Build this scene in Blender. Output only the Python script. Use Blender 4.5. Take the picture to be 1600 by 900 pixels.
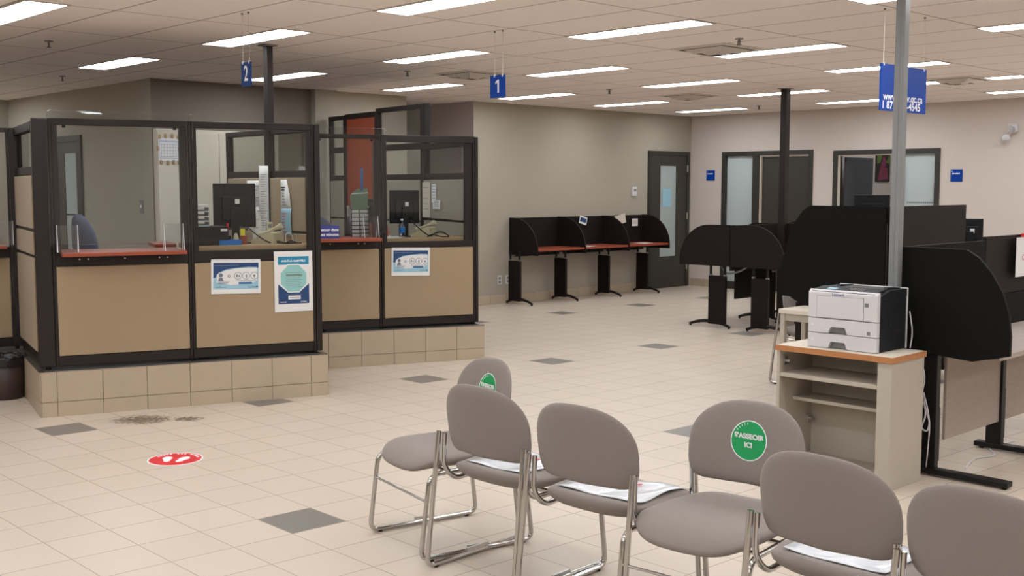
import bpy, math, random
from mathutils import Vector, Matrix
random.seed(7)
PI = math.pi
S = bpy.context.scene
for o in list(bpy.data.objects):
    bpy.data.objects.remove(o)

# ------------------------------------------------------------------ camera, world, exposure
HC = 2.887                                   # ceiling height
cd = bpy.data.cameras.new('camera'); cam = bpy.data.objects.new('camera', cd)
S.collection.objects.link(cam)
cam.location = (0, 0, 1.678)
cam.rotation_euler = (math.radians(90 - 5.115), 0, math.radians(46.45))
cd.sensor_width = 36; cd.lens = 1749.5 / 1600 * 36; cd.clip_start = .05; cd.clip_end = 100
S.camera = cam
W = bpy.data.worlds.new('world'); S.world = W; W.use_nodes = True
W.node_tree.nodes['Background'].inputs[0].default_value = (.8, .85, .95, 1)
W.node_tree.nodes['Background'].inputs[1].default_value = .05
S.view_settings.view_transform = 'Standard'; S.view_settings.look = 'None'
S.view_settings.gamma = 1; S.view_settings.use_curve_mapping = False
S.view_settings.exposure = 1.08
LIGHT = 9.0                                  # radiance of the ceiling light lenses

# ------------------------------------------------------------------ materials
def srgb(r, g, b):
    f = lambda c: (c / 255 / 12.92) if c / 255 <= .04045 else ((c / 255 + .055) / 1.055) ** 2.4
    return (f(r), f(g), f(b), 1)
MATS = {}
class NT:
    def __init__(s, name):
        s.m = bpy.data.materials.new(name); s.m.use_nodes = True
        s.t = s.m.node_tree; s.b = s.t.nodes['Principled BSDF']; s.out = s.t.nodes['Material Output']
    def n(s, k, **kw):
        x = s.t.nodes.new(k)
        for a, v in kw.items(): setattr(x, a, v)
        return x
    def l(s, a, b): s.t.links.new(a, b)
    def math(s, op, a, b=None, c=None):
        x = s.n('ShaderNodeMath', operation=op)
        for i, v in enumerate((a, b, c)):
            if v is None: continue
            if isinstance(v, (int, float)): x.inputs[i].default_value = v
            else: s.l(v, x.inputs[i])
        return x.outputs[0]
    def mix(s, fac, a, b):
        x = s.n('ShaderNodeMix', data_type='RGBA')
        for i, v in ((0, fac), (6, a), (7, b)):
            if isinstance(v, (int, float)): x.inputs[i].default_value = v
            elif isinstance(v, tuple): x.inputs[i].default_value = v
            else: s.l(v, x.inputs[i])
        return x.outputs[2]
    def coord(s):
        return s.n('ShaderNodeTexCoord').outputs['Object']
    def noise(s, scale, detail=2, vec=None, rough=.5):
        x = s.n('ShaderNodeTexNoise'); x.inputs['Scale'].default_value = scale
        x.inputs['Detail'].default_value = detail; x.inputs['Roughness'].default_value = rough
        s.l(vec if vec is not None else s.coord(), x.inputs['Vector']); return x.outputs['Fac']
    def bump(s, h, strength, dist=.002):
        x = s.n('ShaderNodeBump'); x.inputs['Strength'].default_value = strength
        x.inputs['Distance'].default_value = dist; s.l(h, x.inputs['Height'])
        s.l(x.outputs[0], s.b.inputs['Normal'])
def mat(name, col, rough=.6, metal=0, vary=.0, scale=20, bump=0, bscale=200, spec=None, stretch=None, dist=.001):
    if name in MATS: return MATS[name]
    t = NT(name); t.b.inputs['Roughness'].default_value = rough; t.b.inputs['Metallic'].default_value = metal
    if spec is not None: t.b.inputs['Specular IOR Level'].default_value = spec
    vec = t.coord()
    if stretch:
        mp = t.n('ShaderNodeMapping'); t.l(vec, mp.inputs[0]); mp.inputs['Scale'].default_value = stretch; vec = mp.outputs[0]
    n = t.noise(scale, 4, vec)
    lo = tuple(c * (1 - vary) for c in col[:3]) + (1,); hi = tuple(min(1, c * (1 + vary)) for c in col[:3]) + (1,)
    t.l(t.mix(n, lo, hi), t.b.inputs['Base Color'])
    if bump: t.bump(t.noise(bscale, 2), bump, dist)
    MATS[name] = t.m; return t.m
def emat(name, col, strength):
    t = NT(name); t.b.inputs['Base Color'].default_value = (.8, .8, .8, 1)
    t.b.inputs['Emission Color'].default_value = col; t.b.inputs['Emission Strength'].default_value = strength
    MATS[name] = t.m; return t.m
def glassmat(name, tint=(1, 1, 1, 1), refl=1.0, haze=0.0):
    t = NT(name)
    tr = t.n('ShaderNodeBsdfTransparent'); tr.inputs[0].default_value = tint
    gl = t.n('ShaderNodeBsdfGlossy'); gl.inputs['Roughness'].default_value = .01
    fr = t.n('ShaderNodeFresnel'); fr.inputs[0].default_value = 1.5
    mx = t.n('ShaderNodeMixShader')
    t.l(t.math('MULTIPLY', fr.outputs[0], refl), mx.inputs[0]); t.l(tr.outputs[0], mx.inputs[1]); t.l(gl.outputs[0], mx.inputs[2])
    last = mx.outputs[0]
    if haze:
        df = t.n('ShaderNodeBsdfTranslucent'); df.inputs[0].default_value = (.8, .85, .85, 1)
        d2 = t.n('ShaderNodeBsdfDiffuse'); d2.inputs[0].default_value = (.75, .8, .8, 1)
        a = t.n('ShaderNodeMixShader'); a.inputs[0].default_value = .5; t.l(df.outputs[0], a.inputs[1]); t.l(d2.outputs[0], a.inputs[2])
        m2 = t.n('ShaderNodeMixShader'); m2.inputs[0].default_value = haze; t.l(last, m2.inputs[1]); t.l(a.outputs[0], m2.inputs[2]); last = m2.outputs[0]
    t.l(last, t.out.inputs[0]); MATS[name] = t.m; return t.m

def floor_mat():
    t = NT('floor_tiles'); v = t.coord(); sp = t.n('ShaderNodeSeparateXYZ'); t.l(v, sp.inputs[0])
    X, Y = sp.outputs[0], sp.outputs[1]
    u = t.math('MULTIPLY', t.math('ADD', t.math('MULTIPLY_ADD', Y, -.038, X), 7.892 + .038 * 2.893), 1 / .3297)
    w = t.math('MULTIPLY', t.math('SUBTRACT', Y, 2.893), 1 / .3106)
    iu, iv = t.math('FLOOR', u), t.math('FLOOR', w)
    fu, fv = t.math('SUBTRACT', u, iu), t.math('SUBTRACT', w, iv)
    def edge(f, g): return t.math('GREATER_THAN', t.math('ABSOLUTE', t.math('SUBTRACT', f, .5)), .5 - g)
    g = t.math('MAXIMUM', edge(fu, .0095), edge(fv, .0085))
    du = t.math('LESS_THAN', t.math('FLOORED_MODULO', t.math('ADD', iu, .5), 9.0), 1.0)
    dv = t.math('LESS_THAN', t.math('FLOORED_MODULO', t.math('ADD', iv, .5), 5.0), 1.0)
    dark = t.math('MULTIPLY', du, dv)
    cb = t.n('ShaderNodeCombineXYZ'); t.l(iu, cb.inputs[0]); t.l(iv, cb.inputs[1])
    wn = t.n('ShaderNodeTexWhiteNoise', noise_dimensions='2D'); t.l(cb.outputs[0], wn.inputs['Vector'])
    base = t.mix(wn.outputs['Value'], srgb(196, 183, 166), srgb(202, 188, 172))
    base = t.mix(t.math('MULTIPLY', t.noise(6, 4), .5), base, srgb(201, 181, 167))
    base = t.mix(t.math('MULTIPLY', t.noise(260, 2), .25), base, srgb(180, 160, 140))
    dk = t.mix(t.noise(300, 3), srgb(104, 98, 92), srgb(134, 127, 119))
    col = t.mix(dark, base, dk)
    col = t.mix(g, col, srgb(160, 143, 126))
    # dried dirt stain on the tiles in front of the service counter
    def blob(cx, cy, rx, ry, ang, lo):
        dx, dy = t.math('SUBTRACT', X, cx), t.math('SUBTRACT', Y, cy); c, s_ = math.cos(ang), math.sin(ang)
        a = t.math('ADD', t.math('MULTIPLY', dx, c), t.math('MULTIPLY', dy, s_)); b = t.math('SUBTRACT', t.math('MULTIPLY', dy, c), t.math('MULTIPLY', dx, s_))
        r = t.math('ADD', t.math('POWER', t.math('ABSOLUTE', t.math('DIVIDE', a, rx)), 2.0), t.math('POWER', t.math('ABSOLUTE', t.math('DIVIDE', b, ry)), 2.0))
        fall = t.math('MAXIMUM', t.math('SUBTRACT', 1.0, r), 0.0)
        nn = t.noise(34, 6, None, .75)
        k = t.math('MULTIPLY', t.math('SUBTRACT', t.math('ADD', nn, t.math('MULTIPLY', fall, .20)), lo), 11.0)
        k = t.math('MINIMUM', t.math('MAXIMUM', k, 0.0), 1.0)
        return t.math('MULTIPLY', k, t.math('MINIMUM', t.math('MULTIPLY', fall, 4.0), 1.0))
    st = t.math('MAXIMUM', blob(-7.66, 3.58, .27, .20, .9, .565), blob(-7.46, 3.83, .15, .11, .8, .575))
    col = t.mix(t.math('MULTIPLY', st, .9), col, srgb(84, 66, 42))
    t.l(col, t.b.inputs['Base Color'])
    rg = t.math('MULTIPLY_ADD', g, .25, .36); t.l(rg, t.b.inputs['Roughness'])
    t.b.inputs['Specular IOR Level'].default_value = .4
    t.bump(t.math('SUBTRACT', 1.0, g), .3, .001)
    MATS['floor'] = t.m; return t.m
def ceiling_mat():
    t = NT('ceiling_tiles'); v = t.coord(); sp = t.n('ShaderNodeSeparateXYZ'); t.l(v, sp.inputs[0])
    u = t.math('FRACT', t.math('MULTIPLY', t.math('ADD', sp.outputs[0], 6.29 + 12.45), 1 / 1.245))
    w = t.math('FRACT', t.math('MULTIPLY', t.math('ADD', sp.outputs[1], -2.775 + 12.766), 1 / .6383))
    def band(f, g): return t.math('GREATER_THAN', t.math('ABSOLUTE', t.math('SUBTRACT', f, .5)), .5 - g)
    bar = t.math('MAXIMUM', band(u, .0095), band(w, .0185)); gap = t.math('MAXIMUM', band(u, .0045), band(w, .009))
    n = t.noise(90, 4); col = t.mix(n, srgb(234, 223, 217), srgb(244, 234, 229))
    col = t.mix(t.math('MULTIPLY', bar, .22), col, srgb(150, 138, 130))
    col = t.mix(t.math('MULTIPLY', gap, .75), col, srgb(110, 98, 92))
    t.l(col, t.b.inputs['Base Color']); t.b.inputs['Roughness'].default_value = .95; t.b.inputs['Specular IOR Level'].default_value = .1
    t.bump(t.noise(160, 3), .25, .002)
    MATS['ceiling'] = t.m; return t.m
def woven(name, col, var=.10):
    t = NT(name); v = t.coord(); sp = t.n('ShaderNodeSeparateXYZ'); t.l(v, sp.inputs[0])
    a = t.math('SINE', t.math('MULTIPLY', t.math('ADD', sp.outputs[0], sp.outputs[1]), 900.0)); b = t.math('SINE', t.math('MULTIPLY', sp.outputs[2], 900.0))
    w = t.math('MULTIPLY', a, b); n = t.noise(350, 2); n2 = t.noise(7, 3)
    lo = tuple(c * (1 - var) for c in col[:3]) + (1,); hi = tuple(min(1, c * (1 + var)) for c in col[:3]) + (1,)
    c = t.mix(n, lo, hi); c = t.mix(t.math('MULTIPLY', n2, .15), c, lo)
    t.l(c, t.b.inputs['Base Color']); t.b.inputs['Roughness'].default_value = .95; t.b.inputs['Specular IOR Level'].default_value = .1
    t.b.inputs['Sheen Weight'].default_value = .15
    t.bump(t.math('ADD', t.math('MULTIPLY', w, .5), n), .35, .0008)
    MATS[name] = t.m; return t.m

M = {}
M['floor'] = floor_mat(); M['ceiling'] = ceiling_mat()
M['wall'] = mat('wall_paint', srgb(163, 154, 140), .85, vary=.015, scale=3, bump=.08, spec=.2)
M['wall_darker'] = mat('wall_left_darker_face', srgb(126, 115, 105), .85, vary=.015, scale=3, bump=.08, spec=.2)  # darker tone than the other walls, for one face of the left wall
M['wall_mauve'] = mat('wall_paint_mauve', srgb(190, 178, 177), .85, vary=.015, scale=3, bump=.08, spec=.2)
M['wall_light'] = mat('wall_paint_light', srgb(203, 191, 182), .85, vary=.015, scale=3, bump=.08, spec=.2)
M['tile'] = mat('plinth_tile', srgb(178, 160, 138), .45, vary=.04, scale=9, bump=.05)
M['grout'] = mat('tile_grout', srgb(112, 94, 76), .9)
M['platform'] = mat('platform_carpet', srgb(66, 62, 58), .95, vary=.2, scale=200)
M['frame'] = mat('frame_brown', srgb(37, 28, 26), .45, spec=.3, vary=.06, scale=30)
M['frame_dark'] = mat('dark_parts_gap_shade', srgb(22, 18, 17), .6)  # near-black for dark parts and for shade painted into the vent gaps
M['fabric'] = woven('panel_fabric', srgb(160, 139, 112))
M['fabric2'] = woven('panel_fabric_grey', srgb(150, 140, 126))
M['orange'] = mat('terracotta_panel', srgb(146, 66, 42), .5, vary=.04, scale=10)
M['cherry'] = mat('cherry_laminate', srgb(146, 68, 44), .34, vary=.14, scale=6, stretch=(1, 12, 12))
M['dark'] = mat('dark_laminate', srgb(27, 19, 17), .6, spec=.18, vary=.16, scale=60, stretch=(14, 14, 1))
M['black'] = mat('black_laminate', srgb(13, 12, 10), .7, spec=.15, vary=.12, scale=80, stretch=(14, 14, 1))
M['bmetal'] = mat('black_metal', srgb(18, 16, 17), .42, spec=.3, vary=.05, scale=80, bump=.04)
M['chrome'] = mat('chrome', (.52, .51, .50, 1), .10, metal=1, vary=.03, scale=40)
M['greyfab'] = woven('chair_fabric', srgb(136, 126, 120), .09)
M['bluefab'] = woven('office_chair_fabric', srgb(98, 103, 120), .08)
M['door'] = mat('door_dark', srgb(56, 52, 44), .45, vary=.08, scale=14, stretch=(8, 8, 1))
M['doorframe'] = mat('door_frame', srgb(46, 44, 38), .45, vary=.03)
M['glass'] = glassmat('partition_glass', (.93, .94, .93, 1), .5)
M['plexi'] = glassmat('plexiglass', (.93, .94, .94, 1), .8)
M['acrylic'] = glassmat('acrylic', (.95, .96, .97, 1), 1.0)
M['frost'] = glassmat('frosted_glass', (.82, .88, .86, 1), .8, .72)
M['acredge'] = mat('acrylic_edge', srgb(226, 222, 226), .15, vary=.02)
M['white'] = mat('white_plastic', srgb(204, 200, 202), .4, vary=.02, scale=30)
M['offwhite'] = mat('off_white_laminate', srgb(205, 194, 178), .5, vary=.03, scale=8)
M['cabinet'] = mat('cabinet_laminate', srgb(176, 166, 152), .55, vary=.03, scale=8)
M['plyedge'] = mat('wood_edge', srgb(176, 118, 72), .5, vary=.12, scale=12, stretch=(1, 1, 20))
M['greywood'] = mat('grey_wood', srgb(158, 144, 134), .55, vary=.2, scale=10, stretch=(1, 1.2, 22))
M['beigewood'] = mat('beige_desk', srgb(176, 146, 112), .5, vary=.08, scale=10)
M['pdark'] = mat('printer_charcoal', srgb(26, 27, 30), .6, spec=.25, vary=.06, scale=60)
M['screen'] = mat('monitor_black', srgb(14, 14, 16), .4, spec=.3, vary=.05)
M['paper'] = mat('paper', srgb(222, 220, 218), .7, vary=.015)
M['paperblue'] = mat('paper_pale_blue', srgb(150, 190, 208), .7, vary=.05)
M['ink'] = mat('ink_grey', srgb(112, 118, 132), .8)
M['inkblue'] = mat('ink_blue', srgb(40, 100, 150), .7)
M['navy'] = mat('poster_navy', srgb(24, 60, 108), .6)
M['teal'] = mat('poster_teal', srgb(30, 126, 160), .6)
M['mint'] = mat('poster_mint', srgb(140, 192, 188), .6)
M['green'] = mat('sticker_green', srgb(16, 150, 84), .4, vary=.04)
M['red'] = mat('sticker_red', srgb(212, 44, 52), .4, vary=.03)
M['sblue'] = mat('sign_blue', srgb(2, 58, 148), .5, spec=.15, vary=.03)
M['pure'] = mat('lettering_white', srgb(238, 238, 240), .5)
M['cord'] = mat('sign_cord', srgb(206, 198, 186), .5)
M['grey'] = mat('grey_plastic', srgb(120, 118, 116), .5)
M['greypole'] = mat('grey_pole', srgb(126, 127, 128), .42, vary=.03)
M['yellow'] = mat('yellow_tag', srgb(222, 212, 40), .6)
M['cyanblue'] = mat('blue_plastic', srgb(30, 110, 190), .35)
M['gold'] = mat('gold_clip', srgb(180, 136, 60), .35, metal=.6)
M['folder'] = mat('folder_green', srgb(110, 134, 108), .7, vary=.06)
M['cream'] = mat('cream_phone', srgb(196, 186, 158), .45, vary=.03)
M['bin'] = mat('bin_brown', srgb(58, 42, 38), .5, vary=.05)
M['bag'] = mat('bin_bag', srgb(26, 24, 26), .2, bump=.8, bscale=30, dist=.01)
M['ventwhite'] = mat('vent_white', srgb(196, 186, 178), .6)
M['hinge'] = mat('hinge_steel', (.55, .53, .5, 1), .3, metal=1)
M['lens'] = emat('light_lens', (.89, .955, 1, 1), LIGHT)
M['poster_a'] = mat('art_dark', srgb(52, 44, 40), .6, vary=.6, scale=30)
M['poster_b'] = mat('art_magenta', srgb(130, 60, 84), .6, vary=.4, scale=30)
M['poster_c'] = mat('art_green', srgb(96, 118, 60), .6, vary=.4, scale=30)
M['bottle'] = glassmat('bottle_plastic', (.8, .88, .95, 1), 2.0)
M['film'] = mat('plastic_sleeve', srgb(218, 219, 224), .12, vary=.03, scale=14, bump=.5, bscale=16, dist=.006)

# ------------------------------------------------------------------ mesh helpers
class MB:
    def __init__(s, mx=None): s.v = []; s.f = []; s.sm = []; s.mx = mx
    def add(s, vs, fs, smooth=False):
        k = len(s.v)
        for v in vs:
            v = Vector(v); s.v.append(s.mx @ v if s.mx else v)
        for f in fs: s.f.append([i + k for i in f]); s.sm.append(smooth)
        return s
    def box(s, x0, x1, y0, y1, z0, z1, m=None):
        vs = [Vector((x, y, z)) for z in (z0, z1) for y in (y0, y1) for x in (x0, x1)]
        if m: vs = [m @ v for v in vs]
        return s.add(vs, [(0, 2, 3, 1), (4, 5, 7, 6), (0, 1, 5, 4), (2, 6, 7, 3), (0, 4, 6, 2), (1, 3, 7, 5)])
    def prism(s, pts, axis, a, b, smooth=False):
        """extrude a 2D polygon; axis 'y': pts (x,z); 'x': pts (y,z); 'z': pts (x,y)"""
        def P(p, t): return {'y': (p[0], t, p[1]), 'x': (t, p[0], p[1]), 'z': (p[0], p[1], t)}[axis]
        n = len(pts); ar = sum(pts[i][0] * pts[(i + 1) % n][1] - pts[(i + 1) % n][0] * pts[i][1] for i in range(n))
        if (ar > 0) == (axis == 'y'): pts = pts[::-1]
        vs = [P(p, a) for p in pts] + [P(p, b) for p in pts]
        s.add(vs, [tuple(range(n))[::-1], tuple(range(n, 2 * n))])
        return s.add(vs, [(i, (i + 1) % n, n + (i + 1) % n, n + i) for i in range(n)], smooth)
    def cyl(s, c, r, h, n=24, r2=None, axis='z'):
        r2 = r if r2 is None else r2; vs = []
        for k, (rr, t) in enumerate(((r, 0), (r2, h))):
            for i in range(n):
                a = 2 * PI * i / n; p = (rr * math.cos(a), rr * math.sin(a), t)
                if axis == 'x': p = (p[2], p[0], p[1])
                if axis == 'y': p = (p[1], p[2], p[0])
                vs.append((c[0] + p[0], c[1] + p[1], c[2] + p[2]))
        s.add(vs, [tuple(range(n))[::-1], tuple(range(n, 2 * n))])
        return s.add(vs, [(i, (i + 1) % n, n + (i + 1) % n, n + i) for i in range(n)], True)
    def lathe(s, c, prof, n=32):
        vs = []
        for r, z in prof:
            for i in range(n):
                a = 2 * PI * i / n; vs.append((c[0] + r * math.cos(a), c[1] + r * math.sin(a), c[2] + z))
        fs = []
        for k in range(len(prof) - 1):
            for i in range(n): fs.append((k * n + i, k * n + (i + 1) % n, (k + 1) * n + (i + 1) % n, (k + 1) * n + i))
        s.add(vs, fs, True)
        return s.add(vs, [tuple(range(n))[::-1], tuple(range((len(prof) - 1) * n, len(prof) * n))])
    def tube(s, pts, r, n=10, closed=False):
        pts = [Vector(p) for p in pts]; N = len(pts); vs = []; up = None
        for i, p in enumerate(pts):
            d = ((pts[min(i + 1, N - 1)] - pts[max(i - 1, 0)])).normalized()
            if up is None:
                up = Vector((0, 0, 1)) if abs(d.z) < .9 else Vector((1, 0, 0))
            a = (up - d * up.dot(d)).normalized(); b = d.cross(a); up = a
            rr = r[i] if isinstance(r, (list, tuple)) else r
            for k in range(n):
                t = 2 * PI * k / n; vs.append(p + a * (rr * math.cos(t)) + b * (rr * math.sin(t)))
        fs = [(i * n + k, i * n + (k + 1) % n, (i + 1) * n + (k + 1) % n, (i + 1) * n + k) for i in range(N - 1) for k in range(n)]
        s.add(vs, fs, True)
        return s.add(vs, [tuple(range(n))[::-1], tuple(range((N - 1) * n, N * n))])
    def quadstrip(s, rows, smooth=True):
        n = len(rows[0]); vs = [p for r in rows for p in r]
        return s.add(vs, [(j * n + i, j * n + i + 1, (j + 1) * n + i + 1, (j + 1) * n + i) for j in range(len(rows) - 1) for i in range(n - 1)], smooth)
    def build(s, name, m, parent=None, bevel=0, solid=0, label=None):
        me = bpy.data.meshes.new(name); me.from_pydata([tuple(v) for v in s.v], [], s.f); me.update()
        for p, q in zip(me.polygons, s.sm): p.use_smooth = q
        me.materials.append(m)
        o = bpy.data.objects.new(name, me); S.collection.objects.link(o)
        if parent is not None: o.parent = parent
        if solid:
            md = o.modifiers.new('solid', 'SOLIDIFY'); md.thickness = solid; md.offset = 0
        if bevel:
            md = o.modifiers.new('bevel', 'BEVEL'); md.width = bevel; md.segments = 2; md.limit_method = 'ANGLE'; md.angle_limit = math.radians(40)
        if label: o['label'] = label
        return o
def weld(o):
    import bmesh
    bm = bmesh.new(); bm.from_mesh(o.data); bmesh.ops.remove_doubles(bm, verts=bm.verts, dist=1e-5); bm.to_mesh(o.data); bm.free(); return o
def fillet(pts, r, n=6):
    """round the corners of a polyline"""
    pts = [Vector(p) for p in pts]; out = [pts[0]]
    for i in range(1, len(pts) - 1):
        a, b, c = pts[i - 1], pts[i], pts[i + 1]; rr = r[i - 1] if isinstance(r, (list, tuple)) else r
        d1 = (a - b); d2 = (c - b); q = min(rr, d1.length * .49, d2.length * .49)
        p0 = b + d1.normalized() * q; p1 = b + d2.normalized() * q
        for k in range(n + 1):
            t = k / n; out.append(p0 * (1 - t) ** 2 + b * 2 * t * (1 - t) + p1 * t * t)
    out.append(pts[-1]); return out
def thing(name, label, cat, loc=(0, 0, 0), rz=0, group=None):
    o = bpy.data.objects.new(name, None); o.empty_display_size = .1; S.collection.objects.link(o)
    o.location = loc; o.rotation_euler = (0, 0, rz); o['label'] = label; o['category'] = cat
    if group: o['group'] = group
    return o
def tag(o, label, cat, group=None, loc=None, rz=None):
    o['label'] = label; o['category'] = cat
    if group: o['group'] = group
    if loc is not None: o.location = loc
    if rz is not None: o.rotation_euler = (0, 0, rz)
    return o
def struct(name, mb, m, parent=None, bevel=0):
    o = mb.build(name, m, parent, bevel)
    if parent is None: o['kind'] = 'structure'
    return o
def copy_thing(root, label=None, loc=None, rz=None):
    c = root.copy(); S.collection.objects.link(c)
    if loc is not None: c.location = loc
    if rz is not None: c.rotation_euler = (0, 0, rz)
    if label: c['label'] = label
    for ch in list(root.children):
        d = ch.copy(); S.collection.objects.link(d); d.parent = c
        for g in list(ch.children):
            e = g.copy(); S.collection.objects.link(e); e.parent = d
    return c
def text(s, size, m, parent, loc, rot=(PI / 2, 0, 0), name='lettering', align='CENTER', sx=1.0, bold=0.0, depth=.0004, label=None, fitw=0):
    cu = bpy.data.curves.new(name, 'FONT'); cu.body = s; cu.size = size; cu.align_x = align; cu.align_y = 'CENTER'
    cu.extrude = depth; cu.offset = bold; cu.resolution_u = 3
    to = bpy.data.objects.new(name, cu); S.collection.objects.link(to)
    me = bpy.data.meshes.new_from_object(to.evaluated_get(bpy.context.evaluated_depsgraph_get()))
    bpy.data.objects.remove(to); me.materials.clear(); me.materials.append(m)
    if fitw:
        xs = [v.co.x for v in me.vertices]; sx = fitw / (max(xs) - min(xs))
    me.transform(Matrix.Diagonal((sx, 1, 1, 1)))
    o = bpy.data.objects.new(name, me); S.collection.objects.link(o)
    o.parent = parent; o.location = loc; o.rotation_euler = rot
    if label: o['label'] = label
    return o
def circ(cx, cz, r, n=32, a0=0, a1=2 * PI):
    return [(cx + r * math.cos(a0 + (a1 - a0) * i / n), cz + r * math.sin(a0 + (a1 - a0) * i / n)) for i in range(n if a1 - a0 > 6.28 else n + 1)]

# ------------------------------------------------------------------ room shell
WX, WY = -11.86, 15.5
XM, YM = 3.2, -3.6
struct('floor', MB().box(-16.4, XM, YM, 19, -.1, 0), M['floor'])
struct('ceiling', MB().box(-16.4, XM, YM, 19, HC, HC + .1), M['ceiling'])
struct('wall_back', MB().box(-16.4, XM, YM - .12, YM, 0, HC), M['wall'])
struct('wall_right', MB().box(XM, XM + .12, YM - .12, 19, 0, HC), M['wall_light'])
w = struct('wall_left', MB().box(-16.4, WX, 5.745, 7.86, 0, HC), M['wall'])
w.data.materials.append(M['wall_darker'])
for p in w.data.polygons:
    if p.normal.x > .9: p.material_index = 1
struct('wall_left_rear', MB().box(-16.4, WX, 7.861, 9.34, 0, HC), M['wall'])

struct('wall_far_left', MB().box(-16.5, -16.2, YM, 5.745, 0, HC), M['wall'])
struct('wall_alcove', MB().box(-14.2, -14.05, 9.34, 10.53, 0, HC), M['wall_mauve'])
w = struct('wall_side', MB().box(-14.2, WX, 10.53, 19, 0, HC), M['wall'])
w.data.materials.append(M['wall_mauve'])
for p in w.data.polygons:
    if p.normal.y < -.9: p.material_index = 1
struct('trim_1', MB().box(WX, WX + .10, 7.84, 8.16, 0, HC), M['wall'])
D1 = (-11.208, -9.49, 2.27); D2 = (-9.136, -7.436, 2.245)
mb = MB()
mb.box(WX, D1[0], WY, WY + .12, 0, HC); mb.box(D1[0], D1[1], WY, WY + .12, D1[2], HC)
mb.box(D1[1], D2[0], WY, WY + .12, 0, HC); mb.box(D2[0], D2[1], WY, WY + .12, D2[2], HC); mb.box(D2[1], XM, WY, WY + .12, 0, HC)
struct('wall_front', mb, M['wall_light'])
struct('wall_office_back', MB().box(WX, XM, 18.4, 18.52, 0, HC), M['wall_light'])
struct('wall_office_divider', MB().box(-9.42, -9.32, WY + .12, 18.4, 0, HC), M['wall_light'])
# tiled skirting
def skirting(name, x0, x1, y0, y1, along, h=.13):
    mb = MB(); a0, a1 = (x0, x1) if along == 'x' else (y0, y1); t = a0
    while t < a1 - .02:
        e = min(t + .305, a1)
        if along == 'x': mb.box(t + .002, e - .002, y0, y1, 0, h)
        else: mb.box(x0, x1, t + .002, e - .002, 0, h)
        t = e
    struct(name, mb, M['tile'])
skirting('baseboard_side', WX, WX + .012, 10.53, 14.3, 'y')
skirting('baseboard_front', -11.84, D1[0] - .06, WY - .012, WY, 'x')
skirting('baseboard_front_right', D2[1] + .06, XM, WY - .012, WY, 'x')
skirting('baseboard_left', WX, WX + .012, 8.17, 9.34, 'y')
skirting('baseboard_alcove', -14.05, WX, 10.518, 10.53, 'x')

# doors ------------------------------------------------------------
def strc(name):
    o = bpy.data.objects.new(name, None); S.collection.objects.link(o); o['kind'] = 'structure'; return o
d = strc('door_1')                                         # plain door beside the carrels
Y0, Y1, Z1 = 14.345, 15.43, 2.285
f = .07
MB().box(WX - .01, WX + .035, Y0, Y0 + f, 0, Z1).box(WX - .01, WX + .035, Y1 - f, Y1, 0, Z1).box(WX - .01, WX + .035, Y0 + f, Y1 - f, Z1 - f, Z1).build('door_frame', M['doorframe'], d, .004)
ga, gb, gz0, gz1 = 14.66, 15.08, .53, 2.045
MB().box(WX, WX + .02, Y0 + f, ga, 0, Z1 - f).box(WX, WX + .02, gb, Y1 - f, 0, Z1 - f).box(WX, WX + .02, ga, gb, 0, gz0).box(WX, WX + .02, ga, gb, gz1, Z1 - f).build('door_leaf', M['door'], d, .002)
MB().box(WX + .001, WX + .01, ga, gb, gz0, gz1).build('glass', M['frost'], d)
MB().box(WX + .011, WX + .013, 14.73, 14.95, 1.36, 1.66).build('paper_notice', M['paperblue'], d)
for z in (.35, 1.2, 2.0): MB().cyl((WX + .038, Y1 - f, z - .06), .012, .12).build('hinge', M['hinge'], d)
def glazed_front(name, D, dl, dr, sl, sr, doorleft):
    """door and sidelight in one dark frame; dl..dr door opening, sl..sr sidelight"""
    d = strc(name); x0, x1, z = D; f = .075; y0, y1 = WY - .02, WY + .13
    mb = MB().box(x0, x0 + f, y0, y1, 0, z).box(x1 - f, x1, y0, y1, 0, z).box(x0 + f, x1 - f, y0, y1, z - .07, z)
    a, b = sorted((dr if doorleft else sr, sl if doorleft else dl)); mb.box(a, b, y0, y1, 0, z - .07)
    mb.box(sl, sr, y0, y1, 0, .12)
    mb.build('door_frame', M['doorframe'], d, .003)
    MB().box(sl, sr, WY + .04, WY + .05, .12, z - .07).build('glass', M['frost'], d)
    return d
da = glazed_front('door_2', D1, -10.47, -9.565, -11.133, -10.6, False)
MB().box(-10.44, -9.60, WY + .05, WY + .09, .01, D1[2] - .1).build('door_leaf', M['door'], da, .003)
MB().box(-10.47, -10.45, WY + .0, WY + .05, 0, D1[2] - .07).box(-10.45, -9.565, WY, WY + .05, D1[2] - .085, D1[2] - .07).build('door_stop', M['offwhite'], da)
MB().cyl((-9.68, WY + .02, 1.0), .012, .05, axis='y').box(-9.69, -9.56 - .01, WY + .005, WY + .02, .99, 1.01).build('handle', M['hinge'], da)
db = glazed_front('door_3', D2, -9.061, -8.12, -8.0, -7.511, True)
MB().box(-9.061, -9.04, WY, WY + .05, 0, D2[2] - .07).box(-9.04, -8.12, WY, WY + .05, D2[2] - .085, D2[2] - .07).build('door_stop', M['offwhite'], db)
MB().box(-9.03, -8.99, WY + .13, WY + .95, .01, D2[2] - .1).build('door_leaf', mat('door_grey', srgb(62, 63, 66), .5, vary=.05), db, .003, label='dark grey door leaf standing open into the office')
mb = MB()
for k in range(14): mb.box(-7.94 + k * .031, -7.92 + k * .031, WY + .034, WY + .04, 1.455, 1.475)
mb.build('window_strip', M['ink'], db)
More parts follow.
